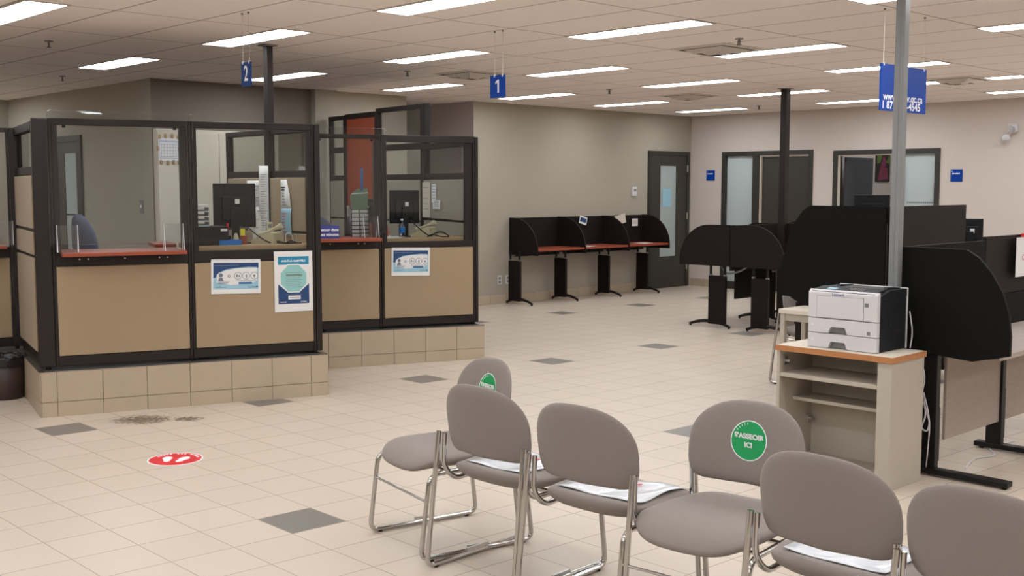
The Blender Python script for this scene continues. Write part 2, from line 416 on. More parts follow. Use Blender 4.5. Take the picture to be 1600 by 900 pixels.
# inside the office behind door_3
t = thing('wall_poster', 'dark colourful picture hung inside the office beyond the right doorway', 'poster', (-9.299, 17.34, 2.02), PI / 2)
MB().box(-.23, .23, 0, .018, -.24, .24).build('sheet', M['poster_a'], t)
MB().cyl((0, -.004, .08), .09, .004, axis='y').build('printed_shape', M['poster_b'], t)
MB().prism([(-.18, -.22), (.17, -.2), (.13, -.02), (-.08, .02)], 'y', -.004, 0).build('printed_shape', M['poster_b'], t)
MB().prism([(-.21, .05), (-.03, .1), (-.07, .21), (-.21, .22)], 'y', -.004, 0).build('printed_shape', M['poster_c'], t)
MB().prism([(.08, .08), (.21, .05), (.21, .21)], 'y', -.004, 0).build('printed_shape', M['poster_c'], t)

# ------------------------------------------------------------------ ceiling lights
def make_light():
    t = thing('ceiling_light', '', 'ceiling light')
    w_, l_ = .27, 1.225
    mb = MB(); b = .018
    mb.box(-b, l_ + b, -b, 0, -.008, .0).box(-b, l_ + b, w_, w_ + b, -.008, 0).box(-b, 0, 0, w_, -.008, 0).box(l_, l_ + b, 0, w_, -.008, 0)
    mb.build('light_frame', M['ventwhite'], t)
    MB().box(.004, l_ - .004, .004, w_ - .004, -.005, -.001).build('lens', M['lens'], t)
    return t
lp = make_light(); used = False
CX = [-13.8, -11.275, -8.73, -6.29, -3.82, -1.33, 1.16]  # first column: unseen lights added to brighten the staff area at left
RY = [-2.945, -1.03, .885, 2.80, 4.70, 6.59, 8.50, 10.43, 12.36, 14.28]
ordn = ['nearest', 'second', 'third', 'fourth', 'fifth', 'sixth', 'farthest']
coln = {-1: '', 0: 'the line of lights nearest the left wall', 1: 'the second line of lights from the left', 2: 'the middle line of lights', 3: 'the fourth line of lights from the left', 4: 'the line of lights at far right'}
VIS = {0: range(4, 10), 1: range(3, 10), 2: range(4, 10), 3: range(5, 10), 4: range(7, 10)}
for i_, x in enumerate(CX):
    for j, y in enumerate(RY):
        i = i_ - 1; vis = i in VIS and j in VIS[i]
        if (i == 0 and j < 4) or (i == -1 and j > 3): continue
        if vis:
            k = j - VIS[i][0]; n = len(VIS[i]); nm = 'farthest' if k == n - 1 else ordn[k]
            lab = 'long white fluorescent ceiling light, %s one in %s' % (nm, coln[i]); grp = 'ceiling lights in view'
        else:
            lab = 'unseen long white ceiling light added to brighten the far left wall'; grp = 'ceiling lights out of view'
        o = lp if not used else copy_thing(lp)
        used = True; o.location = (x, y, HC); o['label'] = lab; o['group'] = grp
# office beyond the doors
o = copy_thing(lp, 'long white ceiling light inside the office beyond the doors', (-8.6, 16.6, HC)); o['group'] = 'ceiling lights out of view'
o = copy_thing(lp, 'long white ceiling light inside the office beyond the doors', (-11.2, 16.9, HC)); o['group'] = 'ceiling lights out of view'

for y in (2.8, 4.70):  # unseen lights, added only to brighten the far left wall
    o = copy_thing(lp, 'unseen long white ceiling light added to brighten the far left wall', (-16.0, y, HC)); o['group'] = 'ceiling lights out of view'
# ceiling vents
def vent():
    t = thing('ceiling_vent', '', 'air vent', group='square ceiling vents')
    a = .29
    mb = MB()
    for r0, r1, z0, z1 in ((a, a - .05, 0, -.012), (a - .085, a - .15, -.012, -.045), (a - .18, a - .235, -.028, -.058)):
        q0 = [(-r0, -r0, z0), (r0, -r0, z0), (r0, r0, z0), (-r0, r0, z0)]; q1 = [(-r1, -r1, z1), (r1, -r1, z1), (r1, r1, z1), (-r1, r1, z1)]
        mb.add(q0 + q1, [(k, (k + 1) % 4, 4 + (k + 1) % 4, 4 + k) for k in range(4)])
    mb.build('louvre', M['ventwhite'], t, solid=.004)
    MB().box(-a + .03, a - .03, -a + .03, a - .03, -.006, -.001).build('opening', M['frame_dark'], t)  # near-black plate in place of the shade inside the vent
    q = a - .055; MB().box(-q, q, q - .01, q, -.016, -.006).box(-q, q, -q, -q + .01, -.016, -.006).box(-q, -q + .01, -q, q, -.016, -.006).box(q - .01, q, -q, q, -.016, -.006).build('slot_shade', M['frame_dark'], t)  # dark ring painting in the shade of the gap between louvres
    return t
vp = vent()
for k, (x, y, lab) in enumerate([(-5.95, 8.12, 'square white ceiling vent above the middle of the waiting area, beside the longest lit panel'),
                                 (-9.05, 8.0, 'square white ceiling vent behind the hanging number 1 sign'),
                                 (-9.2, 11.95, 'square white ceiling vent nearest the dark door in the corner'),
                                 (-5.75, 12.35, 'square white ceiling vent behind the large blue hanging sign')]):
    v = vp if k == 0 else copy_thing(vp)
    v.location = (x, y, HC); v['label'] = lab
def sprinkler():
    t = thing('sprinkler_head', '', 'sprinkler', group='ceiling sprinklers')
    MB().cyl((0, 0, -.006), .035, .006).cyl((0, 0, -.05), .008, .045, 10).build('body', M['grey'], t)
    MB().cyl((0, 0, -.055), .02, .004, 12).tube([(-.016, 0, -.052), (-.014, 0, -.02), (0, 0, -.012), (.014, 0, -.02), (.016, 0, -.052)], .003, 6).build('deflector', M['grey'], t)
    return t
sp_ = sprinkler()
for k, (x, y, lab) in enumerate([(-9.45, 3.7, 'ceiling sprinkler at upper left, nearer than the short light panel'), (-12.3, 4.95, 'ceiling sprinkler at far left above the staff door wall'),
                                 (-9.3, 7.34, 'ceiling sprinkler left of the vent behind the number 1 sign'), (-5.43, 7.71, 'ceiling sprinkler just above the nearest square vent'),
                                 (-9.32, 10.52, 'ceiling sprinkler in the middle of the room between two long lights'), (-12.6, 9.9, 'ceiling sprinkler above the tall partition with the orange panel'),
                                 (-9.6, 14.16, 'ceiling sprinkler near the wall with the two glazed doors')]):
    v = sp_ if k == 0 else copy_thing(sp_)
    v.location = (x, y, HC); v['label'] = lab

# ------------------------------------------------------------------ poles
def pole(x, y, a, m, lab, z0=0):
    t = thing('power_pole', lab, 'pole', (x, y, z0)); h = a / 2
    MB().box(-h, h, -h, h, 0, HC - z0).build('shaft', m, t, .004)
    MB().box(-h * .18, h * .18, -h - .002, -h, .1, HC - z0 - .01).build('channel_cover', M['frame_dark'] if m is not M['greypole'] else m, t)
    MB().box(-h - .03, h + .03, -h - .03, h + .03, HC - z0 - .012, HC - z0).build('collar', M['grey'], t, .003)
    MB().box(-h - .01, h + .01, -h - .01, h + .01, 0, .03).build('base_plate', m, t, .003)
    return t
pole(-8.43, 5.15, .062, M['frame'], 'dark brown power pole rising from the first service counter', .335)
pole(-7.72, 11.95, .085, M['frame'], 'dark brown power pole rising from the rounded study desks in mid room')
pole(-3.19, 6.125, .058, M['greypole'], 'grey metal power pole standing behind the white laser printer')

# ------------------------------------------------------------------ raised platform of the service counters
A1 = math.radians(90 - 18.325); A2 = math.radians(90 - 20.37)
d1 = Vector((math.cos(A1), math.sin(A1))); n1 = Vector((-d1.y, d1.x)); o1 = Vector((-8.232, 3.076))
d2 = Vector((math.cos(A2), math.sin(A2))); n2 = Vector((-d2.y, d2.x)); o2 = Vector((-8.66, 5.876))
PZ = .335
Pl = Vector((-9.40, 3.36)); dl = (Vector((-9.40, 3.36)) - o1).normalized()
B1 = o1 + d1 * 2.147; Cc = B1 + n1 * 1.15
E2s = o2 - d2 * .30; E2 = o2 + d2 * 1.555; F2 = E2 + n2 * 3.0
G0 = Pl - d1 * 2.0
poly = [G0, Pl, o1, B1, Cc, E2s, E2, F2, Vector((-11.5, 9.0)), Vector((-11.86, 9.0)), Vector((-11.86, 5.72)), Vector((-13.2, 5.72)), G0 + n1 * 3.2]
mb = MB().prism([tuple(p) for p in poly], 'z', 0.0, PZ - .004)
struct('counter_platform', mb, M['grout'])
struct('platform_top', MB().prism([tuple(p) for p in [p for p in poly]], 'z', PZ - .004, PZ - .001), M['platform'])
def tiled_face(mb, p, q, first=0.0):
    d = (q - p); L = d.length; d = d / L; n = Vector((d.y, -d.x)); ang = math.atan2(d.y, d.x)
    m = Matrix.Translation((p.x, p.y, 0)) @ Matrix.Rotation(ang, 4, 'Z')
    cuts = [0.0]; t = first if first else .317
    while t < L - .01: cuts.append(t); t += .317
    cuts.append(L)
    for a, b in zip(cuts, cuts[1:]):
        for z0, z1 in ((0, .108), (.108, PZ - .003)):
            mb.box(a + .002, b - .002, -.008, 0, z0 + .002 if z0 else 0, z1 - .002, m)
mb = MB()
tiled_face(mb, G0, Pl); tiled_face(mb, Pl, o1, .25); tiled_face(mb, o1, B1, .11); tiled_face(mb, B1, Cc); tiled_face(mb, E2s, E2, .30); tiled_face(mb, E2, F2)
struct('trim_2', mb, M['tile'])
mb = MB()                                                  # thin metal edge strip
for p, q in ((Pl, o1), (o1, B1), (E2s, E2), (E2, F2), (B1, Cc)):
    d = (q - p); L = d.length; m = Matrix.Translation((p.x, p.y, 0)) @ Matrix.Rotation(math.atan2(d.y, d.x), 4, 'Z')
    mb.box(-.008, L + .008, -.011, .03, PZ - .003, PZ, m)
struct('trim_3', mb, M['hinge'])

# ------------------------------------------------------------------ counters and partitions
def frame_bay(root, x0, x1, y0, y1, cells, top, z0=PZ + .02, post=.03, first=True, last=True, postw=None):
    """one framed bay: cells = [(kind, za, zb)] stacked bottom to top, rails between"""
    pw = post
    fr = MB()
    fr.box(x0, x0 + pw, y0, y1, z0, top); fr.box(x1 - pw, x1, y0, y1, z0, top)
    edges = [z0] + [c[2] for c in cells[:-1]] + [top]
    # rails fill whatever is not a cell
    zs = sorted([(c[1], c[2]) for c in cells]); cur = z0
    for a, b in zs:
        if a > cur + 1e-4: fr.box(x0 + pw, x1 - pw, y0 + .004, y1 - .004, cur, a)
        cur = b
    if cur < top: fr.box(x0 + pw, x1 - pw, y0 - .002, y1 + .002, cur, top)
    fr.build('frame', M['frame'], root, .004)
    for kind, a, b in cells:
        if kind in ('fabric', 'fabric2'):
            MB().box(x0 + pw + .004, x1 - pw - .004, y0 - .008, y1 + .008, a + .004, b - .004).build('fabric_panel', M[kind], root, .006)
        elif kind == 'glass':
            MB().box(x0 + pw, x1 - pw, (y0 + y1) / 2 - .003, (y0 + y1) / 2 + .003, a, b).build('glass_pane', M['glass'], root)
        elif kind == 'orange':
            MB().box(x0 + pw + .002, x1 - pw - .002, y0 + .01, y1 - .01, a, b).build('orange_panel', M['orange'], root, .004, label='terracotta orange panel')
def end_post(root, x0, x1, y0, y1, top):
    MB().box(x0, x1, y0, y1, PZ + .02, top).build('end_post', M['frame'], root, .008)
def feet(root, xs, y):
    for x in xs: MB().cyl((x, y, PZ - .001), .018, .022, 12).build('levelling_foot', M['bmetal'], root)
def partition(name, lab, p0, p1, bays, top, post_ends=(True, True), th=.06):
    """bays: [(length fraction start, end, cells, top)]"""
    p0, p1 = Vector(p0), Vector(p1); L = (p1 - p0).length
    t = thing(name, lab, 'partition', (p0.x, p0.y, 0), math.atan2(p1.y - p0.y, p1.x - p0.x))
    for a, b, cells, tp in bays: frame_bay(t, a * L + .001, b * L - .001, -th / 2, th / 2, cells, tp, post=.035)
    if post_ends[0]: end_post(t, -.07, 0, -th / 2 - .006, th / 2 + .006, bays[0][3])
    if post_ends[1]: end_post(t, L, L + .07, -th / 2 - .006, th / 2 + .006, bays[-1][3])
    feet(t, [b[0] * L + .05 for b in bays] + [L - .05], 0)
    return t
# counter 1
c1 = thing('service_counter', 'large brown framed service counter with two beige panels at left, on tiled plinth', 'service counter', (o1.x, o1.y, 0), A1)
YA, YB = .085, .145
frame_bay(c1, .115, 1.105, YA, YB, [('fabric', .43, 1.10), ('open', 1.19, 2.135)], 2.185, post=.02)
frame_bay(c1, 1.107, 2.085, YA, YB, [('fabric', .43, 1.10), ('glass', 1.19, 2.135)], 2.185, post=.02)
end_post(c1, .0, .113, YA - .01, YB + .01, 2.185); end_post(c1, 2.087, 2.135, YA - .005, YB + .06, 2.185)
feet(c1, (.06, 1.1, 2.08), .115)
for a, b in ((.136, .175), (1.04, 1.084), (1.128, 1.165), (2.03, 2.064)): MB().box(a, b, YA - .004, YB, 1.19, 2.135).build('window_jamb', M['frame'], c1, .003)
MB().box(.17, 1.05, -.10, .42, 1.178, 1.207).build('transaction_shelf', M['cherry'], c1, .006, label='reddish cherry transaction shelf')
mb = MB()
for x in (.3, .36, .62, .87, .93): mb.cyl((x, YA - .013, 1.15), .006, .014, 8, axis='y')
mb.build('screw', M['hinge'], c1)
MB().box(1.13, 2.06, .15, .85, 1.185, 1.225).build('worktop', M['beigewood'], c1, .006, label='beige staff worktop')
MB().box(.93, 1.1, .75, 1.2, 1.19, 1.22).build('return_worktop', M['cherry'], c1, .006)
mb = MB()
for x in (1.16, 2.0): mb.box(x, x + .03, .2, .8, PZ - .001, 1.185)
mb.box(.98, 1.05, .8, 1.15, PZ - .001, 1.19)
mb.build('support', M['frame'], c1, .003)
# counter 2
c2 = thing('service_counter', 'smaller brown framed service counter behind the first, with beige panels on tiled plinth', 'service counter', (o2.x, o2.y, 0), A2)
frame_bay(c2, -.20, .545, YA, YB, [('fabric', .43, 1.105), ('open', 1.19, 2.135)], 2.175, post=.02)
frame_bay(c2, .55, 1.50, YA, YB, [('fabric', .43, 1.105), ('glass', 1.165, 2.11)], 2.175, post=.02)
end_post(c2, 1.502, 1.535, YA - .005, YB + .05, 2.17); feet(c2, (.0, .55, 1.49), .115)
for a, b, y_, q in ((.571, .605, YA - .003, 1.165), (1.40, 1.479, YA + .02, 1.165), (.48, .524, YA - .003, 1.19)): MB().box(a, b, y_, YB, q, 2.11).build('window_jamb', M['frame'], c2, .003)
MB().box(-.2, .50, -.10, .45, 1.18, 1.212).build('transaction_shelf', M['cherry'], c2, .006, label='reddish cherry transaction shelf')
MB().box(.58, 1.44, .15, .85, 1.155, 1.195).build('worktop', M['beigewood'], c2, .006, label='beige staff worktop')
mb = MB()
for x in (.6, 1.38): mb.box(x, x + .03, .2, .8, PZ - .001, 1.155)
mb.box(-.15, -.12, .16, .42, PZ - .001, 1.18).build('support', M['frame'], c2, .003)
mb = MB()
for x in (.05, .32, .38): mb.cyl((x, YA - .013, 1.155), .006, .014, 8, axis='y')
mb.build('screw', M['hinge'], c2)
# counter at the left edge
p0 = Vector((-9.60, 3.49)) - d1 * 1.03
c0 = thing('service_counter', 'brown framed service counter cut off by the left edge of the picture', 'service counter', (p0.x, p0.y, 0), A1)
frame_bay(c0, 0, .94, -.03, .03, [('fabric', .43, 1.10), ('open', 1.19, 2.135)], 2.17, post=.02)
end_post(c0, .942, 1.01, -.035, .035, 2.17)
MB().box(.05, .90, -.18, .3, 1.178, 1.207).build('transaction_shelf', M['cherry'], c0, .006, label='reddish cherry transaction shelf')
feet(c0, (.05, .95), 0)
# partitions
G3 = [('fabric', .43, 1.33), ('fabric', 1.35, 1.76)]
partition('office_partition', 'beige side partition with narrow window joining the left corner post of the big counter',
          (-8.56, 3.225), (-9.62, 3.475), [(0, 1, [('fabric', .43, 1.15), ('fabric', 1.165, 1.35), ('fabric', 1.365, 1.775), ('glass', 1.84, 2.11)], 2.175)], 2.175, (False, False))
partition('office_partition', 'glass topped side partition seen inside the big counter behind its monitor',
          tuple(o1 + d1 * 2.10 + n1 * .22), (-9.22, 5.205), [(0, .48, [('fabric', .43, 1.30), ('fabric', 1.315, 1.765), ('glass', 1.82, 2.13)], 2.175), (.48, 1, [('fabric', .43, 1.30), ('fabric', 1.315, 1.765), ('glass', 1.82, 2.13)], 2.175)], 2.175, (False, False))
e2 = o2 + d2 * 1.50 + n2 * .145
q1 = Vector((-9.60, 7.80))
partition('office_partition', 'glass topped side partition at the right end of the smaller counter',
          tuple(e2 + (q1 - e2).normalized() * .02), tuple(q1 + (e2 - q1).normalized() * .04), [(0, 1, [('fabric2', .43, 1.33), ('fabric2', 1.345, 1.765), ('glass', 1.83, 2.09)], 2.15)], 2.15, (False, False))
q2 = Vector((-11.70, 8.02))
gl2 = [('fabric2', .43, 1.30), ('fabric2', 1.315, 1.765), ('glass', 1.83, 2.10), ('glass', 2.17, 2.54)]
tp = partition('office_partition', 'tall brown partition with terracotta orange panel and two tiers of glass', tuple(q1), tuple(q2),
          [(0, .46, gl2, 2.59), (.46, .81, [('orange', .42, 2.50)], 2.56), (.81, 1.0, [('fabric2', .43, 1.30), ('fabric2', 1.315, 1.765), ('glass', 1.83, 2.10), ('glass', 2.17, 2.50)], 2.55)], 2.59, (True, False))

# plexiglass screens hung on the counters
def plexi(x0, x1, z0, z1, y, parentpos, ang, lab):
    t = thing('plexiglass_screen', lab, 'protective screen', (parentpos.x, parentpos.y, 0), ang)
    pts = fillet([(x0 + .04, 0, z0), (x0, 0, z0), (x0, 0, z1), (x1, 0, z1), (x1, 0, z0), (x0 + .04, 0, z0)], .03, 4)
    MB().prism([(p.x, p.z) for p in pts[:-1]], 'y', y, y + .005).build('sheet', M['plexi'], t)
    mb = MB()
    mb.tube(pts, .0016, 4).build('sheet_edge', M['plexi'], t)
    mb = MB()
    for x in (x0 + .12, x1 - .12): mb.box(x - .012, x + .012, y + .005, YA - .001, z1 - .12, z1 - .10)
    mb.build('bracket', M['bmetal'], t)
    return t
plexi(.10, 1.125, 1.262, 2.235, .055, o1, A1, 'clear plexiglass screen hung over the open window of the big counter')
plexi(-.16, .575, 1.255, 2.23, .055, o2, A2, 'clear plexiglass screen hung over the open window of the smaller counter')

# acrylic easels on the shelves
def easel(root, x, y, z, lab, yaw=0):
    m = Matrix.Rotation(yaw, 4, 'Z')
    P = root.matrix_basis @ Vector((x, y, z))
    t = thing('acrylic_stand', lab, 'display stand', tuple(P), root.rotation_euler[2] + yaw, group=None)
    MB().prism([(-.04, 0), (-.036, 0), (.006, .2), (.001, .2)], 'x', -.07, .07).build('front_leaf', M['acrylic'], t)
    MB().prism([(.048, 0), (.052, 0), (.008, .2), (.003, .2)], 'x', -.07, .07).build('back_leaf', M['acrylic'], t)
    MB().tube([(.07, -.04, 0.003), (.07, .004, .2), (.07, .05, 0.003)], .003, 5).tube([(-.07, -.04, 0.003), (-.07, .004, .2), (-.07, .05, 0.003)], .003, 5).build('leaf_edge', M['acredge'], t)
    return t
CB = bpy.context.view_layer.update
CB()
easel(c1, .215, -.02, 1.207, 'clear acrylic stand at the left end of the big counter shelf')
easel(c1, .965, -.02, 1.207, 'clear acrylic stand at the right end of the big counter shelf')
easel(c2, .42, .0, 1.212, 'clear acrylic stand on the shelf of the smaller counter')
easel(c0, .88, -.08, 1.207, 'clear acrylic stand at the left edge of the picture')

def at(root, x, y, z): return tuple(root.matrix_basis @ Vector((x, y, z)))

# posters on the counters
def poster_frame(name, lab, root, x, z, w, h, y, tilt=0, rz=None):
    t = thing(name, lab, 'poster', at(root, x, y, z), root.rotation_euler[2] if rz is None else rz)
    t.rotation_euler = (0, tilt, t.rotation_euler[2])
    MB().box(-w / 2, w / 2, 0, .004, -h / 2, h / 2).build('sheet', M['paper'], t)
    return t
def mask_poster(root, x, z, lab):
    t = poster_frame('notice', lab, root, x, z, .385, .262, YA - .016, .02)
    def a(mb, name, m): mb.build(name, m, t)
    y0, y1 = -.0012, 0
    a(MB().box(-.175, .175, y0 + .0006, y1, -.095, .112), 'printed_ground', M['paperblue'])
    a(MB().prism([(-.175, .112), (.175, .112), (.175, .07), (.16, .078), (.1, .08), (.0, .072), (-.08, .06), (-.135, .035), (-.155, -.0), (-.175, -.005)], 'y', y0, y1), 'printed_band', M['navy'])
    a(MB().prism([(-.15, .02), (-.13, .03), (-.08, .052), (0, .066), (.1, .072), (.165, .07), (.165, -.03), (.12, -.05), (.0, -.06), (-.05, -.062), (-.15, -.04)], 'y', y0 - .0004, y1), 'printed_field', M['paper'])
    mb = MB()
    for cx in (.015, .078, .142):
        mb.prism(circ(cx, .01, .03, 24), 'y', -.0026, 0)
    a(mb, 'printed_ring', M['ink'])
    mb = MB()
    for cx in (.015, .078, .142): mb.prism(circ(cx, .01, .026, 24), 'y', -.003, 0)
    a(mb, 'printed_disc', M['paper'])
    mb = MB()
    mb.box(.0, .012, -.0036, 0, .0, .02).box(.018, .03, -.0036, 0, .002, .016).box(.074, .084, -.0036, 0, -.008, .02).box(.132, .152, -.0036, 0, .004, .014).box(.14, .146, -.0036, 0, -.006, .02)
    mb.prism(circ(-.118, .015, .016, 16), 'y', -.0032, 0).prism([(-.14, -.03), (-.096, -.03), (-.106, -.004), (-.13, -.004)], 'y', -.0032, 0)
    mb.prism(circ(-.055, .008, .011, 16), 'y', -.0032, 0)
    a(mb, 'printed_icon', M['ink'])
    a(MB().box(-.06, -.05, -.0036, 0, .003, .013), 'printed_icon', M['paper'])
    a(MB().box(.02, .125, -.003, 0, -.056, -.040), 'printed_button', M['inkblue'])
    mb = MB()
    for k in range(3): mb.box(-.14, -.05 - .01 * k, -.003, 0, -.036 - k * .008, -.033 - k * .008)
    mb.box(-.165, .02, -.0018, 0, .088, .093).box(.0, .16, -.003, 0, -.031, -.028)
    a(mb, 'printed_line', M['ink'])
    text('Québec', .022, M['ink'], t, (.125, -.0012, -.078), depth=.0006); a(MB().box(.155, .172, -.002, 0, -.083, -.073), 'printed_flag', M['inkblue'])
    mb = MB()
    for k in range(5): mb.box(-.155 + k * .016, -.143 + k * .016, -.002, 0, -.082, -.078)
    mb.prism([(-.128, -.078), (-.12, -.078), (-.124, -.066)], 'y', -.002, 0)
    a(mb, 'printed_line', M['ink'])
    mb = MB()
    for k in range(5): mb.box(-.15 + k * .07, -.14 + k * .07, -.002, .005, .126, .136)
    mb.box(-.19, .19, .002, .006, .13, .14)
    a(mb, 'sleeve_strip', M['white'])
    return t
mask_poster(c1, 1.443, .980, 'landscape blue and white notice with three round icons on the big counter')
mask_poster(c2, .832, .968, 'landscape blue and white notice with three round icons on the smaller counter')
t = poster_frame('notice', 'tall white and blue notice with mint octagon at the right end of the big counter', c1, 1.90, .93, .31, .485, YA - .016)
MB().box(-.125, .125, -.001, 0, .135, .20).build('printed_header', M['teal'], t)
text('AVIS À LA CLIENTÈLE', .0205, M['pure'], t, (.0, -.0016, .164), bold=.0006)
MB().prism([(-.125, -.18), (.125, -.18), (.125, -.02), (.05, -.085), (-.05, -.085), (-.125, -.02)], 'y', -.001, 0).build('printed_base', M['navy'], t)
oc = lambda r: [(r * math.cos(PI / 8 + k * PI / 4), .025 + r * 1.03 * math.sin(PI / 8 + k * PI / 4)) for k in range(8)]
MB().prism(oc(.121), 'y', -.0014, 0).build('octagon_border', M['paper'], t)
MB().prism(oc(.112), 'y', -.0018, 0).build('octagon', M['mint'], t)
mb = MB()
for k in range(9): mb.box(-.07 + (k % 3) * .004, .07 - (k % 2) * .02, -.0022, 0, .07 - k * .0145, .0735 - k * .0145)
mb.build('printed_line', M['ink'], t)
MB().box(-.06, .07, -.002, 0, .045, .055).build('printed_line', M['folder'], t)
MB().box(-.045, .055, -.0018, 0, -.145, -.115).build('printed_label', M['paper'], t)
MB().box(-.06, .06, -.0018, 0, -.108, -.104).box(-.035, .045, -.0024, -.0018, -.132, -.128).build('printed_line', M['ink'], t)
text('Québec', .016, M['pure'], t, (.08, -.0016, -.165)); MB().box(-.11, -.06, -.0016, 0, -.167, -.163).build('printed_line', M['pure'], t)

# ------------------------------------------------------------------ things inside the counters
def monitor(root, x, y, z, w, h, lab, yaw=0, logo=True, zc=None):
    P = at(root, x, y, z) if root else (x, y, z)
    t = thing('monitor', lab, 'monitor', P, (root.rotation_euler[2] if root else 0) + yaw)
    zc = zc or .13 + h / 2
    MB().box(-w / 2, w / 2, 0, .018, zc - h / 2, zc + h / 2).box(-w * .3, w * .3, -.025, 0, zc - h * .35, zc + h * .2).build('casing', M['screen'], t, .006)
    MB().box(-w / 2 + .012, w / 2 - .012, .018, .0195, zc - h / 2 + .012, zc + h / 2 - .012).build('display', M['frame_dark'], t)
    MB().box(-.03, .03, -.05, -.022, 0.008, zc).build('neck', M['screen'], t, .004)
    MB().box(-.12, .12, -.13, .09, 0, .01).build('foot', M['screen'], t, .004)
    if logo: MB().box(.02 - .018, .02 + .018, -.027, -.025, zc + h * .2 - .06, zc + h * .2 - .02).build('logo_badge', M['paper'], t)
    return t
monitor(c1, 1.53, .50, 1.225, .34, .36, 'black monitor seen from behind inside the big counter', -.1)
monitor(c2, .91, .50, 1.195, .30, .33, 'black monitor seen from behind inside the smaller counter', -.1)
monitor(c2, .60, .62, 1.195, .26, .25, 'second small dark monitor behind the window post of the smaller counter', .9, False)
# black equipment box with paper trays on it
t = thing('office_printer', 'black desktop printer under stacked paper trays in the big counter', 'printer', at(c1, 1.27, .33, 1.225), A1)
MB().box(-.11, .15, -.12, .14, 0, .15).build('body', M['screen'], t, .01)
MB().box(-.08, .12, -.122, -.12, .03, .06).build('paper_slot', M['frame_dark'], t)
MB().box(.09, .14, -.124, -.12, .11, .13).build('sticker_label', M['paper'], t)
t = thing('paper_tray', 'white stacked paper trays standing on the black printer', 'tray', at(c1, 1.23, .34, 1.375), A1)
for k in range(4):
    MB().box(-.06, .05, -.10, .10, k * .038, k * .038 + .006).box(-.06, -.056, -.10, .10, k * .038, k * .038 + .034).box(.046, .05, -.10, .10, k * .038, k * .038 + .034).build('tray_shelf', M['paper'], t)
    MB().box(-.052, .042, -.095, .09, k * .038 + .006, k * .038 + .016).build('paper_stack', M['ink'], t)
MB().box(-.058, .048, -.10, .1, .152, .17).build('paper_stack', M['paper'], t)
t = thing('organiser_box', 'shallow blue plastic tray of small supplies on the beige worktop', 'desk organiser', at(c1, 1.43, .22, 1.225), A1)
MB().box(-.085, .085, -.05, .05, 0, .004).box(-.085, .085, -.05, -.046, 0, .04).box(-.085, .085, .046, .05, 0, .04).box(-.085, -.081, -.05, .05, 0, .04).box(.081, .085, -.05, .05, 0, .04).build('tray', M['cyanblue'], t, .002)
t = thing('supply_rack', 'dark rack of blue and coloured office supplies behind the blue tray', 'desk organiser', at(c1, 1.44, .34, 1.225), A1)
MB().box(-.08, .02, -.03, .03, 0, .07).build('rack', M['bmetal'], t, .004)
MB().box(-.075, .0, -.035, .025, .07, .12).build('blue_packet', M['cyanblue'], t, .003, label='blue packet')
MB().box(-.06, -.02, -.03, .02, .12, .14).build('white_packet', M['paper'], t, .003)
MB().cyl((.0, 0, .07), .008, .1, 8).cyl((-.01, -.02, .07), .006, .09, 8).build('marker', M['red'], t)
t = thing('pen_holder', 'small holder with yellow and orange pens left of the phone', 'pen holder', at(c1, 1.555, .30, 1.225), A1)
MB().cyl((0, 0, 0), .03, .07, 16).build('cup', M['orange'], t)
MB().box(-.022, .012, -.01, .004, .05, .125).build('yellow_note', M['yellow'], t)
MB().cyl((-.01, .012, .04), .005, .11, 8).cyl((.012, .0, .04), .005, .1, 8).build('pen', M['navy'], t)
MB().lathe((-.06, .0, 0), [(.02, 0), (.026, .03), (.018, .07), (.008, .09)], 12).build('stamp', M['cream'], t)
def phone(root, x, y, z, lab, yaw):
    t = thing('desk_phone', lab, 'telephone', at(root, x, y, z), root.rotation_euler[2] + yaw)
    MB().prism([(-.1, 0), (.1, 0), (.1, .09), (.07, .1), (-.1, .03)], 'x', -.09, .09).build('base', M['cream'], t, .006)
    pts = [(-.06, -.10 + .02 * k, .05 + .0035 * 2 * k * .5 + .02) for k in range(11)]
    MB().tube([(p[0], p[1], .045 + (p[1] + .1) * .38 + .022) for p in pts], [.024, .024, .018, .014, .013, .013, .013, .014, .018, .024, .024], 10).build('handset', M['cream'], t)
    mb = MB()
    for i in range(4):
        for j in range(3): mb.box(.0 + j * .025, .018 + j * .025, -.06 + i * .03, -.04 + i * .03, .044 + i * .0115, .056 + i * .0115)
    mb.build('keypad', M['grey'], t)
    return t
phone(c1, 1.755, .33, 1.225, 'cream desk phone in the big counter', -2.3)
phone(c2, 1.06, .36, 1.195, 'cream desk phone in the smaller counter', -2.3)
t = thing('small_box', 'small cream box standing behind the phone in the big counter', 'box', at(c1, 1.80, .45, 1.225), A1)
MB().box(-.025, .025, -.02, .02, 0, .17).build('body', M['cream'], t, .004); MB().box(-.015, .015, -.021, -.02, .125, .155).build('face', M['grey'], t)
def cable(lab, root, pts, r, m):
    mb = MB().tube(fillet([at(root, *p) for p in pts], .08, 5), r, 6)
    return tag(mb.build('cable', m, None), lab, 'cable')
z = 1.225 + .005
cable('tangled black cable on the beige worktop of the big counter', c1, [(1.6, .34, z + .13), (1.66, .24, z + .06), (1.75, .2, z), (1.82, .26, z + .02), (1.88, .2, z), (1.93, .28, z + .02), (1.98, .22, z), (1.86, .18, z), (1.78, .19, z + .01), (2.0, .18, z)], .005, M['bmetal'])
cable('white cable loop standing at the right end of the big counter worktop', c1, [(1.9, .3, z), (1.9, .31, z + .07), (1.93, .32, z + .08), (1.96, .33, z + .06), (1.96, .3, z)], .004, M['white'])
z = 1.195 + .005
cable('coiled black cable on the worktop of the smaller counter', c2, [(.93, .36, z + .16), (1.0, .24, z + .06), (1.08, .2, z), (1.14, .25, z + .04), (1.2, .2, z + .05), (1.26, .24, z + .02), (1.28, .2, z), (1.18, .19, z), (1.1, .2, z + .03), (1.05, .22, z)], .006, M['bmetal'])
